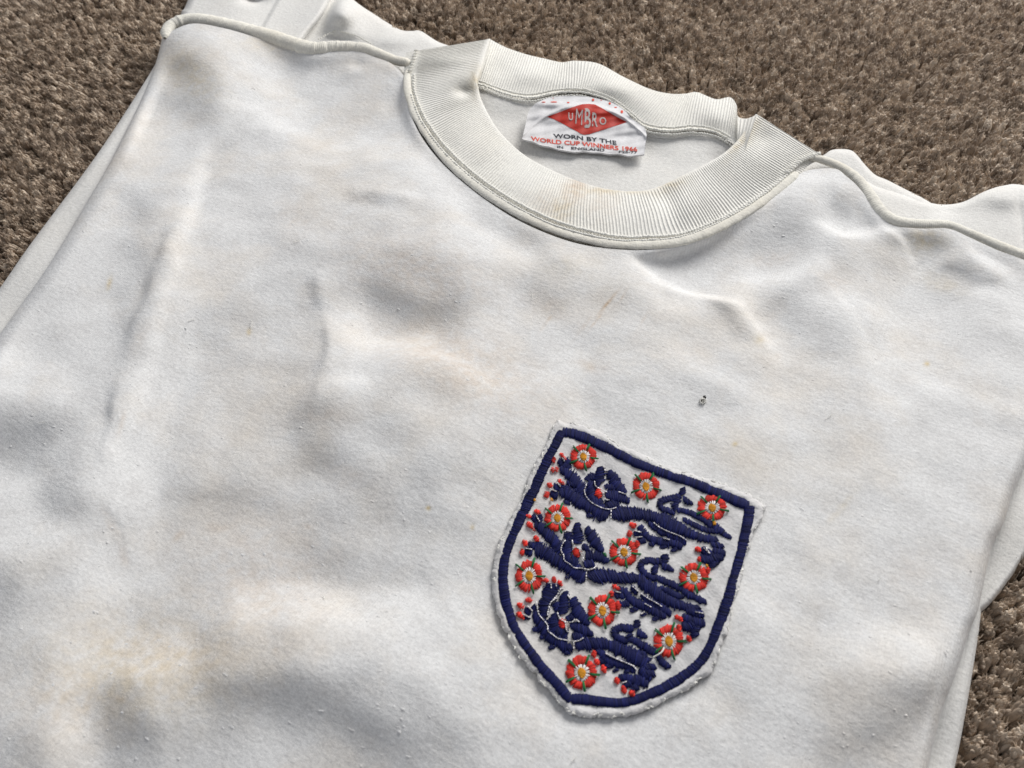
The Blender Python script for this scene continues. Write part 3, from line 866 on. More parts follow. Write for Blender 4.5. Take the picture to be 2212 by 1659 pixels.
def label_z(x, y):
    """height of the label at crop position"""
    t = np.clip((y - (190 + 0.12 * (x - 900))) / 640, -0.2, 1.2)
    z = 0.0108 - 0.0022 * t + 0.0020 * np.exp(-((t - 0.15) / 0.10) ** 2) * 0.6 + 0.00022 * np.sin(x / 47 + y / 31) * np.sin(y / 39 - x / 90)
    z = z + 0.0011 * np.exp(-((x - 1150) / 420) ** 2 - ((y - 420) / 170) ** 2)
    z = z - 0.0013 * np.exp(-((x - 520) / 210) ** 2 - ((y - 520) / 80) ** 2) - 0.0009 * np.exp(-((x - 620) / 160) ** 2 - ((y - 290) / 45) ** 2)
    z = z - 0.0011 * np.exp(-((x - 1650) / 260) ** 2 - ((y - 690) / 70) ** 2)
    z = z + 0.0007 * np.exp(-((y - (250 + 0.0006 * (x - 1100) ** 2)) / 26) ** 2)
    return z


def lab_pt(x, y, off):
    px, py = lab(x, y)
    return U(px, py, label_z(x, y) + off)


P, u, v = coons(L_BOT, L_TOP, L_LEFT, L_RIGHT, 180, 90)
wob = 4 * np.sin(P[..., 0] / 37) * (v < 0.02)
top_s = lab_pt(P[..., 0], P[..., 1] + wob, 0)
n, m = top_s.shape[:2]
bot_s = top_s - np.array([0, 0, 0.0009])
rim = np.concatenate([np.arange(n) * m, (n - 1) * m + np.arange(1, m), (np.arange(n - 1)[::-1]) * m + m - 1, np.arange(1, m - 1)[::-1]])
rq = np.stack([rim, np.roll(rim, -1), np.roll(rim, -1) + n * m, rim + n * m], -1)
gq = grid_quads(n, m)
neck_label = mesh_np("neck_label", np.vstack([top_s.reshape(-1, 3), bot_s.reshape(-1, 3)]), np.vstack([gq, gq[:, ::-1] + n * m, rq]), M_LABEL, shirt)
neck_label["label"] = "white woven label with red diamond sewn inside the collar"

# red diamond: top corner rides over the ridge
dl_ = np.array([(600, 415), (760, 355), (900, 300), (1010, 262), (1080, 243), (1170, 238), (1250, 245), (1330, 285), (1450, 355), (1570, 425), (1690, 485)], float)
db_ = np.array([(600, 415), (690, 445), (800, 500), (900, 556), (1000, 608), (1060, 645), (1110, 660), (1180, 650), (1330, 602), (1500, 548), (1690, 485)], float)
tt, bb = resample(dl_, 90, False), resample(db_, 90, False)
v = np.linspace(0, 1, 40)[None, :, None]
G = bb[:, None] * (1 - v) + tt[:, None] * v
mesh_np("diamond_emblem", lab_pt(G[..., 0], G[..., 1], 0.00012), grid_quads(90, 40), M_LRED, neck_label)


def text_mesh(s):
    cu = bpy.data.curves.new("t", 'FONT')
    cu.body = s
    cu.resolution_u = 3
    cu.offset = (0.0 if s == "M" else 0.014) if len(s) == 1 else 0.02
    ob = bpy.data.objects.new("t", cu)
    me = ob.to_mesh()
    vs = np.array([v.co[:2] for v in me.vertices], float)
    fs = [list(p.vertices) for p in me.polygons]
    ob.to_mesh_clear()
    bpy.data.objects.remove(ob)
    bpy.data.curves.remove(cu)
    return vs, fs


def put_text(name, items, mat, off):
    """items: (string, start of the baseline, end of the baseline, up vector), label crop positions"""
    VV, FF = [], []
    nv = 0
    for s, a, b, up in items:
        vs, fs = text_mesh(s)
        lo, hi = vs.min(0), vs.max(0)
        q = (vs - [lo[0], 0 if lo[1] > -0.02 else lo[1]]) / (hi - [lo[0], 0 if lo[1] > -0.02 else lo[1]])
        up = np.array(up, float)
        if isinstance(a, list):
            bl = np.array(a, float)
            bx = bl[0, 0] + q[:, 0] * (bl[-1, 0] - bl[0, 0])
            xy = np.stack([bx, np.interp(bx, bl[:, 0], bl[:, 1])], -1) + q[:, 1:] * up
        else:
            a, b = np.array(a, float), np.array(b, float)
            xy = a + q[:, :1] * (b - a) + q[:, 1:] * up
        VV.append(lab_pt(xy[:, 0], xy[:, 1], off))
        FF += [[i + nv for i in f] for f in fs]
        nv += len(vs)
    me = bpy.data.meshes.new(name)
    me.from_pydata(np.vstack(VV).tolist(), [], FF)
    me.materials.append(mat)
    o = bpy.data.objects.new(name, me)
    col.objects.link(o)
    o.parent = neck_label
    return o


put_text("lettering", [("U", (895, 458), (955, 466), (-2, -104)), ("M", (986, 506), (1078, 526), (14, -206)), ("B", (1112, 558), (1196, 566), (4, -262)),
                       ("R", (1212, 538), (1290, 548), (8, -186)), ("O", (1315, 520), (1408, 526), (0, -104))], M_LGREY, 0.00024)
o = put_text("lettering", [("WORN BY THE", [(690, 702), (860, 708), (1000, 722), (1120, 738), (1250, 750), (1400, 772), (1550, 800)], None, (-6, -58)),
                           ("IN", (742, 836), (822, 846), (0, -30)), ("ENGLAND", (930, 856), (1385, 886), (0, -36)), ("F2S-77", (1580, 906), (1830, 916), (0, -32))], M_LINK, 0.00016)
o["label"] = "black lettering on the neck label"
o = put_text("lettering", [("WORLD CUP WINNERS 1966", [(385, 735), (560, 765), (740, 786), (900, 797), (1050, 806), (1280, 832), (1520, 866), (1832, 886)], None, (-4, -60))], M_LORNG, 0.00016)
o["label"] = "red lettering on the neck label"
# red woven flecks along the label's sewn top
V, Q = [], []
for x, y, rx, ry in ((1228, 183, 17, 18), (1455, 232, 16, 16), (1620, 345, 18, 22), (1535, 285, 20, 7), (695, 212, 46, 8), (890, 220, 18, 9), (555, 213, 26, 6), (685, 160, 8, 4), (1340, 187, 12, 4)):
    a = np.linspace(0, 2 * np.pi, 12, endpoint=False)
    rr = np.array([0.05, 0.6, 1.0])[:, None]
    V.append(lab_pt(x + rr * rx * np.cos(a), y + rr * ry * np.sin(a), 0.0003 - 0.00012 * rr).reshape(-1, 3))
    Q.append(grid_quads(3, 12, wrap_m=True) + 36 * (len(V) - 1))
mesh_np("woven_flecks", np.vstack(V), np.vstack(Q), M_LORNG, neck_label)

# ------------------------------------------------------------------ embroidered badge
BK = 0.429921


def bd(p):
    p = np.asarray(p, float)
    return np.stack([1014.92 + p[..., 0] * BK, 877.78 + p[..., 1] * BK], -1)


OUT = [(440, 66), (480, 78), (520, 85), (650, 120), (750, 190), (880, 250), (1000, 300), (1150, 350), (1300, 400), (1420, 450), (1488, 500), (1470, 560), (1430, 620), (1402, 720), (1372, 830), (1342, 940),
       (1316, 1040), (1290, 1130), (1254, 1240), (1215, 1335), (1110, 1420), (1000, 1475), (900, 1522), (790, 1560), (680, 1562), (560, 1560), (500, 1548), (430, 1470), (335, 1355), (250, 1250), (170, 1120),
       (130, 1010), (108, 900), (113, 800), (150, 680), (200, 580), (260, 460), (300, 360), (350, 260), (400, 150)]
OC = np.array([780., 800.])
oo = resample(OUT + [OUT[0]], 721, False)[:-1]
fr = np.convolve(np.tile(rng.standard_normal(720), 3), np.ones(5) / 5, 'same')[720:1440]
away = (oo - OC) / np.linalg.norm(oo - OC, axis=1)[:, None]
oo = oo + away * fr[:, None] * 9
SMH = np.fft.ifft2(np.fft.fft2(H) * np.exp(-w2 * (0.004 ** 2))).real


def badge_pt(px, py, off):
    z = np.full(np.broadcast(px, py).shape, Z_BASE)
    for _ in range(4):
        p = U(px, py, z + off)
        z = Z_BASE + sampleH(p[..., 0], p[..., 1], SMH)
    return U(px, py, z + off)


rad = np.concatenate([np.linspace(0.01, 0.93, 90), np.linspace(0.94, 1.0, 12)])
pp = bd(OC + (oo - OC)[:, None] * rad[None, :, None])
prof = 0.0017 + 0.00035 * np.exp(-((rad - 0.965) / 0.025) ** 2) - 0.0007 * (1 - np.sqrt(np.clip(1 - np.clip((rad - 0.95) / 0.05, 0, 1) ** 2, 0, 1)))
bh = prof[None, :] + 0.00003 * rng.standard_normal((720, len(rad))) * sm((rad - 0.25) / 0.5)
bh = bh + 0.00025 * np.sin(pp[..., 0] / 9.0) * np.sin(pp[..., 1] / 11.0)
topb = badge_pt(pp[..., 0], pp[..., 1], bh)
side = badge_pt(pp[:, -1, 0], pp[:, -1, 1], np.full(720, 0.0003))
topb = np.concatenate([topb, side[:, None]], 1)
badge = mesh_np("badge", topb, grid_quads(720, topb.shape[1], wrap_n=True), M_PATCH, shirt)
badge["label"] = "white shield badge embroidered with three navy lions and red roses"

CR = {'A': (2100, 1700, 3.68667), 'B': (2500, 1850, 4.424), 'C': (2000, 1980, 3.68667), 'D': (2350, 2130, 3.68667), 'E': (1980, 2240, 3.68667), 'F': (2250, 2350, 3.68667), 'G': (1850, 1600, 1.276)}


def cd(c, p):
    ox, oy, s = CR[c]
    p = np.asarray(p, float)
    q = p.copy()
    q[..., 0] = (ox + p[..., 0] / s) * 0.548611
    q[..., 1] = (oy + p[..., 1] / s) * 0.548611
    if p.shape[-1] > 2:
        q[..., 2] = p[..., 2] / s * 0.548611
    return q


class Threads:
    """satin stitches: every thread is an arched tube from one side of the stroke to the other"""

    def __init__(self):
        self.a, self.b, self.h, self.r, self.m, self.o = [], [], [], [], [], []

    def add(self, a, b, h, r, m, off=0.0):
        self.a.append(a); self.b.append(b); self.h.append(h); self.r.append(r); self.m.append(m); self.o.append(off)

    def stroke(self, line, mi=0, slant=0.22, pitch=1.8, r=0.00021, hk=0.10, rough=0.17, off=0.0, hmax=0.00042):
        c = catmull(line, 16) if len(line) > 1 else None
        n = max(3, int(arclen(c)[-1] / pitch))
        c = resample(line, n)
        T = np.gradient(c[:, :2], axis=0)
        T /= np.linalg.norm(T, axis=1)[:, None] + 1e-9
        N = np.stack([-T[:, 1], T[:, 0]], -1)
        D = N * math.cos(slant) + T * math.sin(slant)
        for i in range(n):
            w = c[i, 2] * (0.53 if mi == 0 else 0.48)
            e = min(i, n - 1 - i)
            if e == 0:
                w *= 0.72
            wa, wb = w * (1 + rng.normal(0, rough)), w * (1 + rng.normal(0, rough))
            jd = T[i] * rng.normal(0, 0.4)
            h = min(hmax, hk * 2 * w * 0.000176)
            self.add(c[i, :2] - D[i] * wa + jd, c[i, :2] + D[i] * wb - jd, h * rng.uniform(.78, 1.2), r * rng.uniform(.75, 1.15), mi, off)

    def blob(self, x, y, w, hgt, mi=0, ang=0.6, pitch=1.9, off=0.0):
        """a short oval satin dab"""
        c, s = math.cos(ang), math.sin(ang)
        k = hgt / 2
        pts = [(x - c * k, y - s * k, w * .55), (x, y, w), (x + c * k, y + s * k, w * .55)]
        self.stroke(pts, mi, 0.1, pitch, hk=.22, off=off)

    def build(self, name, mats, parent):
        a, b = np.array(self.a), np.array(self.b)
        h, r, off = np.array(self.h)[:, None], np.array(self.r), np.array(self.o)[:, None]
        t = np.array([0, .12, .32, .5, .68, .88, 1.0])[None]
        P = a[:, None] + (b - a)[:, None] * t[..., None]
        arch = (1 - np.abs(2 * t - 1) ** 2.8) * h + 0.0019 + off - 0.0003 * ((t == 0) | (t == 1))
        Wd = badge_pt(P[..., 0], P[..., 1], arch)
        T = np.gradient(Wd, axis=1)
        T /= np.linalg.norm(T, axis=2)[..., None] + 1e-12
        S = np.cross(T, np.array([0, 0, 1.0]))
        S /= np.linalg.norm(S, axis=2)[..., None] + 1e-12
        Nn = np.cross(S, T)
        k = 6
        an = np.arange(k) * 2 * np.pi / k
        ring = Wd[:, :, None] + r[:, None, None, None] * (np.cos(an)[None, None, :, None] * S[:, :, None] + np.sin(an)[None, None, :, None] * Nn[:, :, None])
        n = len(a)
        g = grid_quads(7, k, wrap_m=True)
        Qd = (np.arange(n)[:, None, None] * 7 * k + g[None]).reshape(-1, 4)
        o = mesh_np(name, ring, Qd, mats, parent, True, np.repeat(np.array(self.m), len(g)))
        tone = np.exp(rng.normal(0, 0.30, n)) * np.where(np.array(self.m) == 0, 1.0, 1.0)
        if mats[0] is not M_NAVY:
            tone = np.clip(tone, .72, 1.22)
        tone = np.clip(tone, .45, 1.9)
        at = o.data.attributes.new("tone", 'FLOAT', 'POINT')
        at.data.foreach_set("value", np.repeat(tone, 7 * k).astype(np.float32))
        return o


# navy border
th = Threads()
BOR = {
    'top': [(466, 128), (560, 150), (700, 215), (850, 290), (1000, 345), (1150, 395), (1300, 460), (1402, 500)],
    'right': [(1408, 500), (1398, 560), (1385, 640), (1360, 740), (1332, 840), (1306, 940), (1272, 1040), (1240, 1130), (1204, 1215), (1150, 1292), (1080, 1352), (1000, 1402), (920, 1440), (820, 1478), (720, 1490), (620, 1478), (512, 1470)],
    'left': [(505, 1478), (440, 1400), (360, 1310), (280, 1200), (222, 1110), (190, 1020), (170, 930), (165, 840), (180, 740), (220, 640), (270, 530), (320, 420), (370, 310), (420, 210), (464, 124)]}
for k, p in BOR.items():
    th.stroke([(*q, (46 + 4 * math.sin(i * 1.3)) * BK) for i, q in enumerate(bd(np.array(p, float)))], 0, 0.12, 1.75, r=0.00021, hk=0.10, rough=0.05)
th.build("border_stitching", [M_NAVY], badge)

LIONS = [
    [  # top lion
        ('A', 0, [[(365, 420, 90), (420, 465, 95), (480, 520, 110)], [(470, 400, 75), (505, 470, 90), (490, 540, 110)], [(390, 545, 90), (440, 570, 130), (520, 620, 160), (600, 710, 160), (680, 790, 180), (705, 880, 165), (730, 940, 90)],
                  [(490, 735, 70), (580, 770, 90)], [(610, 850, 60), (680, 860, 80)],
                  [(300, 790, 90), (380, 820, 110)], [(250, 895, 90), (350, 925, 120)], [(440, 780, 90), (400, 850, 120)],
                  [(380, 880, 150), (480, 880, 195), (580, 945, 185), (700, 1020, 190), (850, 1085, 200), (950, 1145, 215), (1030, 1190, 210), (1085, 1215, 150)],
                  [(450, 1025, 50), (530, 1040, 70)], [(780, 1230, 60), (840, 1210, 70)], [(930, 1270, 70), (1000, 1260, 80)],
                  [(1120, 1200, 190), (1200, 1185, 220), (1350, 1190, 205), (1500, 1190, 175), (1650, 1210, 155), (1800, 1250, 155), (1950, 1300, 180)],
                  [(970, 510, 90), (960, 620, 150), (945, 745, 160), (960, 780, 90)], [(890, 620, 90), (840, 650, 115), (780, 710, 80)],
                  [(1090, 570, 75), (1150, 670, 150), (1200, 760, 150), (1270, 830, 130), (1345, 885, 55)], [(1240, 670, 60), (1180, 740, 110)],
                  [(800, 740, 120), (830, 800, 150), (830, 890, 160), (850, 960, 140), (920, 1000, 150), (1000, 1040, 130)],
                  [(1050, 920, 110), (1180, 920, 155), (1300, 970, 140), (1395, 1015, 70)], [(1060, 1060, 110), (1160, 1050, 140), (1235, 1040, 70)], [(1040, 800, 70), (1180, 810, 110)]]),
        ('B', 0, [[(380, 850, 190), (550, 920, 270), (680, 985, 265), (850, 1065, 180), (1000, 1125, 135), (1200, 1195, 135), (1350, 1220, 130), (1440, 1205, 90)],
                  [(1330, 1300, 130), (1450, 1320, 125), (1540, 1320, 80)], [(1360, 1400, 130), (1480, 1435, 125), (1575, 1450, 90)], [(1160, 1380, 100), (1250, 1430, 110), (1350, 1490, 120)],
                  [(1150, 1555, 110), (1280, 1560, 140), (1420, 1540, 170), (1520, 1500, 120)], [(1380, 1660, 130), (1400, 1580, 130)],
                  [(838, 310, 110), (826, 430, 115)], [(780, 450, 110), (650, 490, 110), (520, 520, 110), (440, 570, 95), (440, 640, 95), (500, 690, 95), (600, 720, 95), (700, 765, 80)],
                  [(740, 500, 160), (700, 600, 135), (715, 690, 110)], [(850, 510, 110), (940, 560, 90), (1005, 585, 45)],
                  [(740, 700, 80), (900, 730, 90), (1050, 795, 90), (1200, 865, 95), (1300, 935, 120), (1420, 1010, 130), (1500, 1070, 115), (1580, 1140, 90), (1680, 1185, 55)],
                  [(840, 860, 80), (950, 915, 90), (1080, 985, 95), (1200, 1035, 95), (1350, 1060, 105), (1440, 1055, 100)],
                  [(240, 925, 80), (350, 1015, 100), (480, 1085, 115), (620, 1130, 120), (760, 1195, 125), (890, 1265, 100)],
                  [(70, 985, 100), (150, 1090, 115), (250, 1190, 115), (400, 1240, 125), (550, 1270, 135), (700, 1285, 145), (820, 1340, 130)],
                  [(-10, 1110, 90), (130, 1120, 95)], [(60, 1220, 100), (180, 1230, 110)], [(250, 1300, 70), (330, 1280, 80)], [(450, 1360, 60), (530, 1330, 80)], [(640, 1420, 50), (720, 1370, 80)]]),
        ('A', 1, [(415, 340, 55, 70, .8), (455, 385, 40, 50, .8), (300, 410, 62, 75, 1.6), (282, 552, 56, 60, 1.4), (337, 545, 52, 60, 1.4), (235, 775, 75, 75, .6), (192, 910, 88, 85, 1.2), (382, 715, 52, 60, .6), (425, 745, 46, 55, .6),
                  (950, 895, 112, 120, 1.3), (1435, 1360, 66, 90, .8), (1475, 1350, 40, 40, .4), (1395, 1475, 70, 80, 1.4)]),
        ('B', 1, [(1100, 1385, 90, 95, .5), (1125, 1555, 65, 80, 1.2)]), ('C', 1, [(1875, 600, 70, 90, 1.5)]), ('D', 1, [(1615, 425, 66, 80, 1.4)]),
    ],
    [  # middle lion
        ('C', 0, [[(350, 190, 85), (410, 250, 100)], [(460, 180, 95), (455, 260, 110)], [(390, 310, 90), (450, 350, 150), (510, 400, 170), (590, 475, 165), (680, 565, 175), (735, 645, 175), (750, 725, 100)],
                  [(560, 540, 50), (640, 560, 80)], [(640, 680, 60), (700, 690, 80)],
                  [(300, 600, 110), (400, 640, 120)], [(250, 700, 100), (350, 730, 120)], [(450, 570, 110), (430, 640, 130)],
                  [(400, 680, 170), (520, 705, 200), (620, 790, 185), (760, 855, 185), (880, 930, 185), (980, 1000, 195), (1060, 1065, 195), (1120, 1105, 130)],
                  [(840, 1090, 50), (880, 1070, 70)], [(990, 1140, 60), (1060, 1130, 80)],
                  [(1170, 1080, 170), (1300, 1060, 215), (1450, 1060, 195), (1600, 1085, 175), (1800, 1095, 155), (2000, 1135, 160)],
                  [(1010, 290, 70), (1000, 400, 130), (1010, 530, 145), (990, 590, 90)], [(880, 420, 100), (860, 490, 110), (890, 540, 70)],
                  [(1140, 360, 85), (1200, 470, 160), (1270, 570, 155), (1340, 655, 115), (1380, 710, 55)], [(830, 560, 120), (860, 630, 155), (850, 730, 155), (880, 820, 145), (960, 840, 150), (1010, 890, 120)],
                  [(1080, 640, 100), (1170, 670, 110)], [(1130, 770, 130), (1280, 775, 145), (1390, 815, 120), (1455, 855, 65)], [(1100, 890, 110), (1250, 880, 110)], [(940, 480, 80), (900, 540, 90)]]),
        ('D', 0, [[(600, 570, 145), (720, 650, 185), (850, 745, 205), (980, 830, 175), (1100, 890, 150), (1250, 945, 135), (1400, 975, 115), (1490, 960, 65)],
                  [(1300, 1000, 100), (1430, 1050, 125), (1550, 1065, 90)], [(1330, 1140, 130), (1470, 1175, 135), (1570, 1205, 85)], [(1240, 1100, 100), (1360, 1160, 120)],
                  [(1240, 1240, 120), (1330, 1240, 150), (1430, 1200, 140)], [(1410, 1400, 110), (1420, 1320, 130), (1450, 1240, 120)],
                  [(990, 195, 85), (975, 310, 105)], [(940, 300, 90), (800, 290, 95), (690, 300, 95), (640, 360, 85), (655, 430, 85), (740, 500, 85), (840, 545, 80)], [(830, 370, 115), (845, 470, 95)],
                  [(950, 350, 100), (1040, 395, 85), (1115, 435, 45)], [(840, 530, 90), (980, 585, 95), (1120, 645, 95), (1240, 705, 105), (1330, 775, 105), (1430, 815, 85), (1510, 865, 90), (1590, 890, 70)],
                  [(930, 680, 55), (1030, 725, 85), (1150, 795, 85), (1260, 800, 65)],
                  [(500, 670, 80), (540, 720, 90), (590, 760, 50)], [(640, 790, 50), (720, 855, 95), (850, 925, 115), (980, 1000, 125), (1075, 1070, 75)],
                  [(320, 715, 80), (420, 750, 105), (480, 850, 110), (600, 910, 135), (750, 970, 135), (880, 1050, 145), (1000, 1085, 90)], [(260, 790, 110), (390, 800, 100)], [(340, 915, 90), (460, 905, 110)],
                  [(500, 1030, 70), (560, 980, 90)], [(650, 1090, 50), (690, 1050, 70)], [(820, 1150, 60), (870, 1110, 90)],
                  [(1530, 130, 100), (1640, 200, 110)], [(1510, 260, 120), (1700, 275, 150)], [(1670, 385, 90), (1700, 310, 120)]]),
        ('C', 1, [(430, 130, 72, 90, .3), (305, 195, 60, 75, .2), (315, 318, 82, 100, .8), (372, 388, 40, 50, .8), (245, 580, 78, 88, .9), (205, 715, 70, 90, 1.4), (412, 520, 70, 90, .9), (1000, 720, 112, 130, 1.3)]),
        ('D', 1, [(258, 660, 62, 66, .6), (308, 692, 46, 60, .4), (212, 768, 66, 80, 1.5), (308, 935, 78, 120, 1.4), (1165, 1105, 60, 70, .4), (1215, 1132, 60, 70, .9), (1190, 1262, 74, 80, 1.2), (1335, 1415, 76, 80, 1.0)]),
        ('C', 2, [(1408, 752, 45, 60, .8)]),
    ],
    [  # bottom lion
        ('E', 0, [[(722, 222, 235), (695, 330, 225), (660, 420, 190), (615, 490, 155), (605, 580, 150), (600, 690, 90)], [(530, 470, 50), (600, 480, 80)],
                  [(320, 590, 100), (400, 640, 110)], [(440, 530, 90), (465, 610, 90)], [(310, 720, 60), (380, 700, 80)],
                  [(440, 650, 120), (520, 740, 170), (580, 830, 195), (640, 930, 160), (700, 995, 165), (780, 1045, 175), (870, 1090, 195), (940, 1130, 205), (1000, 1130, 140)],
                  [(440, 890, 50), (510, 870, 80)], [(540, 1000, 50), (610, 980, 80)], [(670, 1160, 50), (740, 1130, 80)], [(900, 1230, 60), (960, 1200, 80)],
                  [(1050, 1110, 150), (1200, 1095, 185), (1350, 1085, 175), (1500, 1095, 165), (1620, 1135, 175), (1750, 1195, 185), (1870, 1255, 205), (2000, 1325, 185), (2080, 1400, 180)],
                  [(905, 330, 75), (890, 450, 135), (880, 560, 155), (865, 650, 110)], [(770, 490, 90), (775, 540, 120), (800, 600, 70)],
                  [(1015, 420, 85), (1040, 540, 145), (1100, 640, 165), (1180, 730, 145), (1250, 805, 60)], [(1150, 560, 50), (1090, 600, 90)],
                  [(740, 650, 110), (755, 710, 155), (740, 810, 165), (770, 900, 155), (870, 915, 150), (920, 965, 140)], [(930, 730, 80), (1020, 700, 110)],
                  [(980, 820, 100), (1100, 865, 155), (1220, 915, 145), (1310, 945, 70)], [(1010, 980, 120), (1150, 985, 100)],
                  [(1950, 745, 85), (1935, 850, 105)], [(1890, 870, 95), (1740, 860, 105), (1640, 880, 95), (1610, 930, 90), (1640, 980, 90), (1710, 1020, 95), (1810, 1055, 80)], [(1950, 920, 110), (2050, 970, 75), (2095, 992, 35)], [(1830, 950, 120), (1850, 1050, 95)]]),
        ('F', 0, [[(1040, 960, 90), (1150, 890, 60)], [(1060, 1030, 130), (1220, 1010, 85)], [(1040, 1100, 130), (1210, 1115, 100)], [(1000, 1030, 140), (1060, 1110, 150), (1160, 1180, 90)],
                  [(920, 1180, 110), (1030, 1225, 145), (1110, 1280, 90)], [(700, 1180, 80), (780, 1165, 100), (880, 1200, 110), (980, 1270, 110)], [(760, 1290, 90), (860, 1255, 110)], [(880, 1340, 90), (960, 1295, 110)],
                  [(850, 610, 100), (1000, 690, 105), (1100, 745, 105), (1180, 800, 105), (1250, 845, 70)], [(1250, 860, 55), (1310, 940, 85), (1380, 1000, 85), (1440, 1010, 55)], [(890, 795, 80), (1000, 825, 95), (1090, 840, 70)],
                  [(360, 800, 80), (430, 820, 125), (500, 910, 135), (600, 950, 135), (720, 980, 135), (820, 1015, 130), (930, 1065, 90)], [(400, 910, 80), (470, 960, 100)], [(620, 1090, 50), (660, 1050, 80)], [(790, 1110, 60), (820, 1060, 90)], [(500, 1020, 60), (560, 990, 90)]]),
        ('E', 1, [(625, 170, 55, 75, .2), (745, 155, 70, 85, 1.3), (832, 205, 62, 85, .9), (255, 535, 84, 100, .6), (375, 455, 70, 90, .2), (240, 665, 74, 90, .6), (285, 700, 50, 60, .9), (860, 795, 112, 125, 1.3)]),
        ('F', 1, [(330, 830, 72, 85, 1.5), (370, 945, 76, 85, .9), (470, 1050, 66, 105, 1.2), (660, 1215, 74, 90, 1.2), (762, 1345, 74, 110, 1.2), (878, 1402, 84, 90, .8)]),
    ],
]
# white couching stitches that outline mane, legs and belly: crop, path
WHITE = [
    [('A', [(890, 720), (905, 790), (1000, 840), (1080, 880)]), ('A', [(770, 770), (742, 860), (775, 950), (850, 1030), (980, 1097), (1100, 1125), (1220, 1095)]), ('A', [(1010, 880), (1042, 975), (1100, 990)]), ('A', [(1130, 1140), (1125, 1270)]),
     ('B', [(330, 920), (430, 1000), (560, 1065), (680, 1112), (800, 1160), (900, 1225)]), ('A', [(420, 380), (465, 440)]), ('A', [(240, 830), (345, 870)]), ('A', [(350, 735), (395, 800)]), ('B', [(500, 1190), (600, 1215)]), ('B', [(1200, 1360), (1320, 1470)]),
     ('A', [(1020, 505), (1050, 580)]), ('A', [(1240, 870), (1340, 905)]), ('B', [(10, 1175), (135, 1165)]), ('B', [(0, 1060), (105, 1085)])],
    [('C', [(935, 545), (950, 610), (1040, 670), (1110, 720)]), ('C', [(830, 545), (790, 600), (770, 690), (810, 760), (815, 830), (900, 890), (960, 940), (1080, 950), (1180, 970), (1260, 940), (1300, 890)]), ('C', [(1040, 700), (1090, 790), (1095, 850)]),
     ('C', [(1140, 1010), (1135, 1110)]), ('D', [(520, 660), (600, 730), (740, 830), (850, 890), (940, 950)]), ('D', [(700, 910), (790, 960)]), ('C', [(415, 190), (460, 270)]), ('C', [(260, 660), (350, 675)]), ('D', [(280, 735), (365, 755)]), ('D', [(640, 1060), (710, 1020)]),
     ('C', [(1060, 350), (1085, 390)]), ('D', [(1430, 1030), (1550, 1050)]), ('D', [(1590, 100), (1640, 180)])],
    [('E', [(795, 640), (830, 720), (920, 770), (1010, 770), (1050, 730), (1110, 770)]), ('E', [(780, 425), (700, 480), (660, 600), (650, 680)]), ('E', [(490, 480), (520, 650), (600, 750), (650, 820), (655, 900), (720, 950), (800, 1010), (900, 1030), (1000, 1045), (1090, 1045), (1170, 1000)]),
     ('E', [(905, 760), (925, 890), (960, 920)]), ('E', [(1030, 1060), (1030, 1160)]), ('F', [(500, 820), (590, 870), (740, 935), (860, 985), (940, 1030)]), ('E', [(840, 290), (790, 380), (740, 440)]), ('E', [(700, 225), (702, 275)]), ('E', [(775, 235), (780, 285)]), ('E', [(300, 660), (385, 705)]),
     ('E', [(360, 540), (430, 610)]), ('F', [(900, 1000), (970, 1090)]), ('F', [(740, 1250), (810, 1225)]), ('E', [(945, 380), (975, 430)])],
]
for li, parts in enumerate(LIONS):
    th = Threads()
    for c, mi, items in parts:
        if mi == 0:
            for k, st_ in enumerate(items):
                th.stroke([tuple(q) for q in cd(c, np.array(st_, float))], 0, rng.uniform(.1, .5), 1.8, off=rng.uniform(-.00004, .00012))
        else:
            for x, y, w, hgt, ang in items:
                q = cd(c, np.array([x, y, w], float))
                th.blob(q[0], q[1], q[2], hgt / CR[c][2] * 0.548611, mi, ang, off=0.00025)
    for c, path in WHITE[li]:
        q = resample(cd(c, np.array(path, float)), 80)
        sl = arclen(q)
        d = 0
        while d < sl[-1] - 1.2:
            e = min(d + rng.uniform(2.6, 4.4), sl[-1])
            a = np.array([np.interp(d, sl, q[:, k]) for k in (0, 1)])
            b = np.array([np.interp(e, sl, q[:, k]) for k in (0, 1)])
            th.add(a, b, 0.0003, 0.00018, 3, 0.00060)
            d = e + rng.uniform(1.0, 3.4)
    lion = th.build("lion", [M_NAVY, M_RED, M_GREEN, M_WHITE], badge)
    lion["label"] = ("uppermost navy embroidered lion", "middle navy embroidered lion", "lowest navy embroidered lion, smaller and steeper")[li]

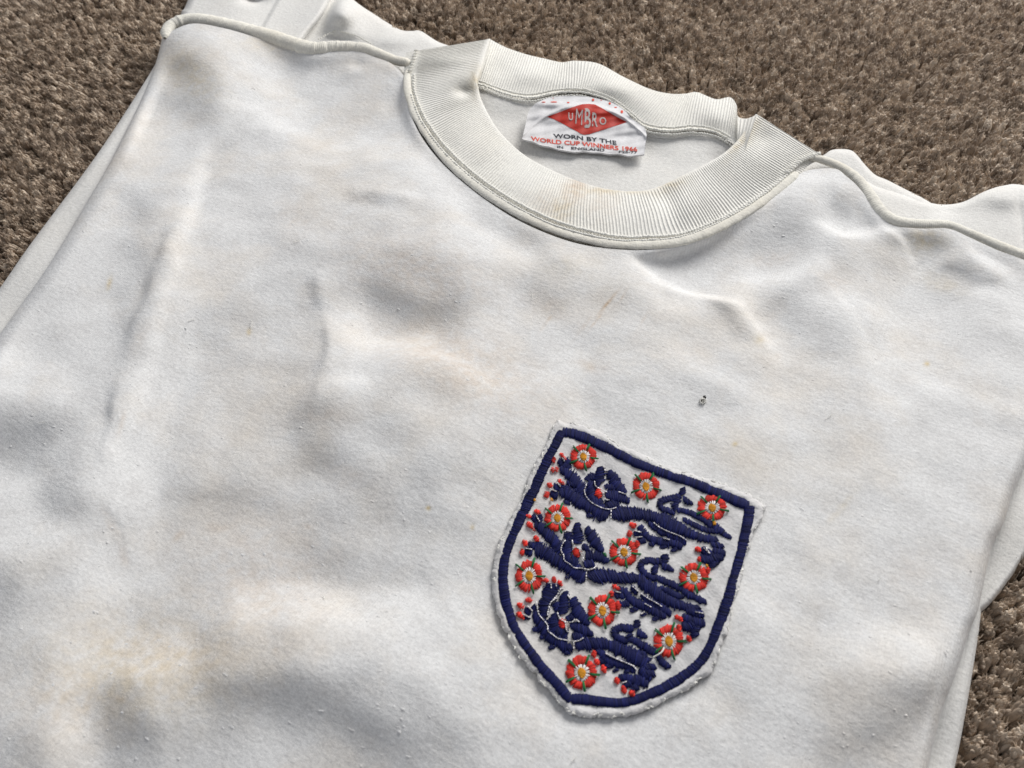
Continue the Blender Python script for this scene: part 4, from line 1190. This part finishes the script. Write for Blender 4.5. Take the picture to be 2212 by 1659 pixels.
# roses
ROSES = [('A', 728, 362, 186, 186), ('A', 1635, 795, 190, 192), ('C', 718, 220, 190, 190), ('C', 1685, 716, 200, 195), ('C', 308, 1060, 205, 228), ('B', 1345, 660, 245, 225), ('D', 1408, 530, 208, 205),
         ('D', 1048, 1455, 214, 240), ('E', 1446, 606, 206, 232), ('E', 1145, 1510, 222, 236)]
for ri, (c, cx, cy, rx, ry) in enumerate(ROSES):
    th = Threads()
    s = CR[c][2]
    cen = cd(c, np.array([cx, cy], float))
    RX, RY = rx / s * 0.548611, ry / s * 0.548611
    rot = rng.uniform(-.12, .12)
    RX, RY = RX * rng.uniform(.96, 1.03), RY * rng.uniform(.96, 1.03)
    pet = rng.uniform(.95, 1.05, 5)
    dirp = lambda a: np.array([math.cos(a) * RX, math.sin(a) * RY])
    gaps = [R(-66 + 72 * k) + rot for k in range(5)]
    n = 66
    for i in range(n):
        a = i / n * 2 * math.pi + rot
        gmin = min(abs((a - g + math.pi) % (2 * math.pi) - math.pi) for g in gaps)
        if gmin < 0.07:
            continue
        scal = (0.93 + 0.08 * min(1, gmin / 0.35)) * pet[int(((a - gaps[0]) % (2 * math.pi)) / R(72)) % 5]
        if rng.uniform() < .04:
            continue
        th.add(cen + dirp(a - .10) * rng.uniform(.46, .53), cen + dirp(a + .05) * scal * rng.uniform(.93, 1.05), 0.00042 * (0.6 + 0.4 * min(1, gmin / .3)), 0.00024, 0)
    for i in range(24):
        a = i / 24 * 2 * math.pi + rng.uniform(-.08, .08)
        th.add(cen + dirp(a) * 0.22, cen + dirp(a) * rng.uniform(.48, .58), 0.00030, 0.00020, 1, 0.0002)
    for k in range(7):
        f = (k - 3) / 3.0
        w = 0.27 * math.sqrt(max(0.08, 1 - (f * .92) ** 2))
        a0 = cen + np.array([-w * RX, f * .26 * RY - .04 * RY])
        b0 = cen + np.array([w * RX, f * .26 * RY + .05 * RY])
        th.add(a0, b0, 0.0005, 0.00026, 2, 0.0004)
    for g in gaps:
        for k in (-.045, .045):
            th.add(cen + dirp(g + k) * rng.uniform(.52, .60), cen + dirp(g + k * .5 + rng.uniform(-.03, .03)) * rng.uniform(1.1, 1.22), 0.00045, 0.00023, 3, 0.00042)
    th.build("rose", [M_RED, M_WHITE, M_GOLD, M_GREEN], badge)

# one loose white thread over the bottom lion's tail, and gold specks of stray thread
V, Q = [], []
pth = cd('F', np.array([(1345, 735), (1325, 780), (1290, 820), (1240, 850), (1185, 880)], float))
pth = resample(pth, 30)
add_tube(V, Q, badge_pt(pth[:, 0], pth[:, 1], 0.0030 + 0.0004 * np.sin(np.linspace(0, 4, 30))), 0.00026, 6)
mesh_np("loose_thread", np.vstack(V), np.vstack(Q), M_STITCH, badge)
th = Threads()
for c, x, y, w in (('B', 1382, 930, 62), ('A', 265, 985, 34), ('D', 1598, 360, 34), ('A', 20, 990, 26)):
    q = cd(c, np.array([x, y, w], float))
    th.blob(q[0], q[1], q[2], q[2], 0, .9, off=.0006)
th.build("stray_stitches", [M_GOLD], badge)["kind"] = "stuff"

# frayed cut edge: short loops and wisps all round
V, Q = [], []
o4 = bd(oo)
aw = bd(oo + away) - o4
aw /= np.linalg.norm(aw, axis=1)[:, None]
V2, Q2 = [], []
rng2 = np.random.default_rng(21)
lay = []
for i in range(520):
    k = int(rng2.integers(0, 720))
    k2 = (k + int(rng2.integers(-5, 6))) % 720
    top_edge = o4[k, 1] < 1085 and o4[k, 0] > 1200
    amp = 1.0 if top_edge else rng2.choice([1.4, 2.6, 6.0], p=[.72, .25, .03])
    a, b = o4[k] - aw[k] * rng2.uniform(0, 12), o4[k2] - aw[k2] * rng2.uniform(-1, 12)
    m_ = (a + b) / 2 + aw[k] * rng2.uniform(0, amp) + rng2.normal(0, .8, 2)
    t = np.linspace(0, 1, 6)[:, None]
    pth = (1 - t) ** 2 * a + 2 * t * (1 - t) * m_ + t * t * b
    hz = rng2.uniform(0.0003, 0.0012) + 0.0006 * np.sin(np.pi * t[:, 0])
    lay.append((pth, hz, rng2.uniform(.00015, .00027)))
allp = np.array([l[0] for l in lay])
allh = np.array([l[1] for l in lay])
W3 = badge_pt(allp[..., 0], allp[..., 1], allh)
for i in range(len(lay)):
    p = W3[i]
    T = np.gradient(p, axis=0)
    T /= np.linalg.norm(T, axis=1)[:, None] + 1e-12
    S = np.cross(T, [.1, .2, .97])
    S /= np.linalg.norm(S, axis=1)[:, None] + 1e-12
    Nn = np.cross(S, T)
    an = np.arange(4) * np.pi / 2
    V2.append((p[:, None] + lay[i][2] * (np.cos(an)[None, :, None] * S[:, None] + np.sin(an)[None, :, None] * Nn[:, None])).reshape(-1, 3))
    Q2.append(grid_quads(6, 4, wrap_m=True) + 24 * i)
f = mesh_np("frayed_edge", np.vstack(V2), np.vstack(Q2), M_FRAY, badge)
f["kind"] = "stuff"

# ------------------------------------------------------------------ carpet: backing sheet and cut pile
m_back, nt, b = new_mat("carpet_backing")
b.inputs["Base Color"].default_value = (0.10, 0.078, 0.06, 1)
b.inputs["Roughness"].default_value = 1
carpet = mesh_np("carpet", [(-1.2, -0.7, -0.009), (1.2, -0.7, -0.009), (1.2, 1.6, -0.009), (-1.2, 1.6, -0.009)], [(0, 1, 2, 3)], m_back)
carpet["kind"] = "structure"
carpet["label"] = "brown carpet the shirt lies on"

M_PILE, nt, b = new_mat("carpet_yarn")
oi = node(nt, "ShaderNodeObjectInfo")
cr = node(nt, "ShaderNodeValToRGB")
e = cr.color_ramp.elements
e[0].position, e[0].color = 0.0, (0.19, 0.14, 0.10, 1)
e[1].position, e[1].color = 1.0, (0.80, 0.68, 0.55, 1)
for pos, c_ in ((0.3, (0.40, 0.31, 0.235, 1)), (0.7, (0.57, 0.46, 0.355, 1))):
    k = cr.color_ramp.elements.new(pos)
    k.color = c_
nt.links.new(oi.outputs["Random"], cr.inputs[0])
tcp = node(nt, "ShaderNodeTexCoord")
npl = node(nt, "ShaderNodeTexNoise")
npl.inputs["Scale"].default_value = 420
npl.inputs["Detail"].default_value = 3
nt.links.new(tcp.outputs["Object"], npl.inputs["Vector"])
mpl = node(nt, "ShaderNodeMapRange")
mpl.inputs[1].default_value, mpl.inputs[2].default_value = 0.3, 0.7
mpl.inputs[3].default_value, mpl.inputs[4].default_value = 0.58, 1.16
nt.links.new(npl.outputs[0], mpl.inputs[0])
spl = node(nt, "ShaderNodeVectorMath", operation='SCALE')
nt.links.new(cr.outputs[0], spl.inputs[0])
nt.links.new(mpl.outputs[0], spl.inputs["Scale"])
nt.links.new(spl.outputs[0], b.inputs["Base Color"])
b.inputs["Roughness"].default_value = 0.6
b.inputs["Specular IOR Level"].default_value = 0.3
b.inputs["Sheen Weight"].default_value = 0.7
b.inputs["Sheen Roughness"].default_value = 0.35
b.inputs["Sheen Tint"].default_value = (0.9, 0.78, 0.66, 1)

pile_src = bpy.data.collections.new("tuft_sources")
for k in range(6):
    g = np.random.default_rng(50 + k)
    V, Q = [], []
    lean = g.uniform(0, 6.28)
    for i in range(8):
        a = i / 8 * 6.28 + g.uniform(-.4, .4)
        r0 = 0.00130 * math.sqrt(g.uniform(0.02, 1))
        bend = g.uniform(0.0002, 0.0017)
        ba = a + g.uniform(-1.6, 1.6)
        hgt = 0.0094 - 0.0012 * (r0 / 0.0013) ** 2 + g.uniform(-0.0009, 0.0007)
        t = np.linspace(0, 1, 9)
        bx = bend * np.clip((t - .45) / .55, 0, 1) ** 1.6
        zz = hgt * (t - 0.30 * (bend / 0.0017) * np.clip((t - .6) / .4, 0, 1) ** 2)
        pts = np.stack([r0 * np.cos(a + .6 * t) + bx * math.cos(ba), r0 * np.sin(a + .6 * t) + bx * math.sin(ba), zz], -1)
        add_tube(V, Q, pts, 0.00082, 6, taper=[.7, .8, .9, 1, 1.05, 1.05, .98, .75, .12])
    for i in range(6):
        a = g.uniform(0, 6.28)
        r0 = g.uniform(0.0004, 0.0014)
        rad_ = r0 + np.linspace(0, 1, 5) * g.uniform(0.0002, 0.0010)
        pts = np.stack([rad_ * np.cos(a + np.linspace(0, .8, 5)), rad_ * np.sin(a + np.linspace(0, .8, 5)), 0.0072 + np.linspace(0, 1, 5) * g.uniform(0.0010, 0.0028)], -1)
        add_tube(V, Q, pts, 0.00016, 4, taper=[1, 1, .9, .8, .3])
    o = mesh_np("tuft", np.vstack(V), np.vstack(Q), M_PILE)
    col.objects.unlink(o)
    pile_src.objects.link(o)

sp = 0.0027
pts = []
ix, iy = np.meshgrid(np.arange(-0.52, 0.58, sp), np.arange(-0.02, 0.74, sp * 0.9), indexing='ij')
ix = ix + (np.arange(ix.shape[1]) % 2)[None] * sp / 2
jx = ix + rng.normal(0, sp * .25, ix.shape)
jy = iy + rng.normal(0, sp * .25, iy.shape)
pz = np.full(jx.shape, -0.0079) + rng.normal(0, 0.0010, jx.shape)
pm = bpy.data.meshes.new("carpet_pile")
pv = np.stack([jx, jy, pz], -1).reshape(-1, 3).astype(np.float32)
pm.vertices.add(len(pv))
pm.vertices.foreach_set("co", pv.ravel())
pm.update()
pm.materials.append(M_PILE)
pile = bpy.data.objects.new("carpet_pile", pm)
col.objects.link(pile)
pile["kind"] = "stuff"
pile["label"] = "beige brown twisted cut pile of the carpet"
PILE_OFF = 0.0
ng = bpy.data.node_groups.new("pile", 'GeometryNodeTree')
ng.interface.new_socket("Geometry", in_out='INPUT', socket_type='NodeSocketGeometry')
ng.interface.new_socket("Geometry", in_out='OUTPUT', socket_type='NodeSocketGeometry')
gi, go = ng.nodes.new("NodeGroupInput"), ng.nodes.new("NodeGroupOutput")
iop = ng.nodes.new("GeometryNodeInstanceOnPoints")
ci = ng.nodes.new("GeometryNodeCollectionInfo")
ci.inputs["Collection"].default_value = pile_src
ci.inputs["Separate Children"].default_value = True
ci.inputs["Reset Children"].default_value = True
iop.inputs["Pick Instance"].default_value = True
rv = ng.nodes.new("FunctionNodeRandomValue")
rv.data_type = 'FLOAT_VECTOR'
rv.inputs[0].default_value = (-0.30, -0.30, 0)
rv.inputs[1].default_value = (0.30, 0.30, 6.283)
rs = ng.nodes.new("FunctionNodeRandomValue")
rs.data_type = 'FLOAT'
rs.inputs[2].default_value, rs.inputs[3].default_value = 0.66, 1.04
rs.inputs["Seed"].default_value = 5
L = ng.links.new
L(gi.outputs[0], iop.inputs["Points"])
L(ci.outputs[0], iop.inputs["Instance"])
L(rv.outputs[0], iop.inputs["Rotation"])
L(rs.outputs[1], iop.inputs["Scale"])
nz = ng.nodes.new("ShaderNodeTexNoise")
nz.inputs["Scale"].default_value = 11
nz.inputs["Detail"].default_value = 2
ps = ng.nodes.new("GeometryNodeInputPosition")
off = ng.nodes.new("ShaderNodeVectorMath")
off.inputs[1].default_value = (PILE_OFF, 0.37, 0)
L(ps.outputs[0], off.inputs[0])
L(off.outputs[0], nz.inputs["Vector"])
vm = ng.nodes.new("ShaderNodeVectorMath")
vm.operation = 'MULTIPLY_ADD'
vm.inputs[1].default_value = (1.3, 1.3, 0)
vm.inputs[2].default_value = (-0.65, -0.65, 0)
L(nz.outputs["Color"], vm.inputs[0])
ri_ = ng.nodes.new("GeometryNodeRotateInstances")
ri_.inputs["Local Space"].default_value = False
L(iop.outputs[0], ri_.inputs["Instances"])
sx = ng.nodes.new("ShaderNodeSeparateXYZ")
L(ps.outputs[0], sx.inputs[0])
cx_ = ng.nodes.new("ShaderNodeCombineXYZ")
for k_, m_ in ((0, -1.1), (1, 1.3)):
    mu_ = ng.nodes.new("ShaderNodeMath")
    mu_.operation = 'MULTIPLY'
    mu_.inputs[1].default_value = m_
    L(sx.outputs[0], mu_.inputs[0])
    L(mu_.outputs[0], cx_.inputs[k_])
av = ng.nodes.new("ShaderNodeVectorMath")
L(vm.outputs[0], av.inputs[0])
L(cx_.outputs[0], av.inputs[1])
L(av.outputs[0], ri_.inputs["Rotation"])
L(ps.outputs[0], ri_.inputs["Pivot Point"])
L(ri_.outputs[0], go.inputs[0])
mod = pile.modifiers.new("pile", 'NODES')
mod.node_group = ng
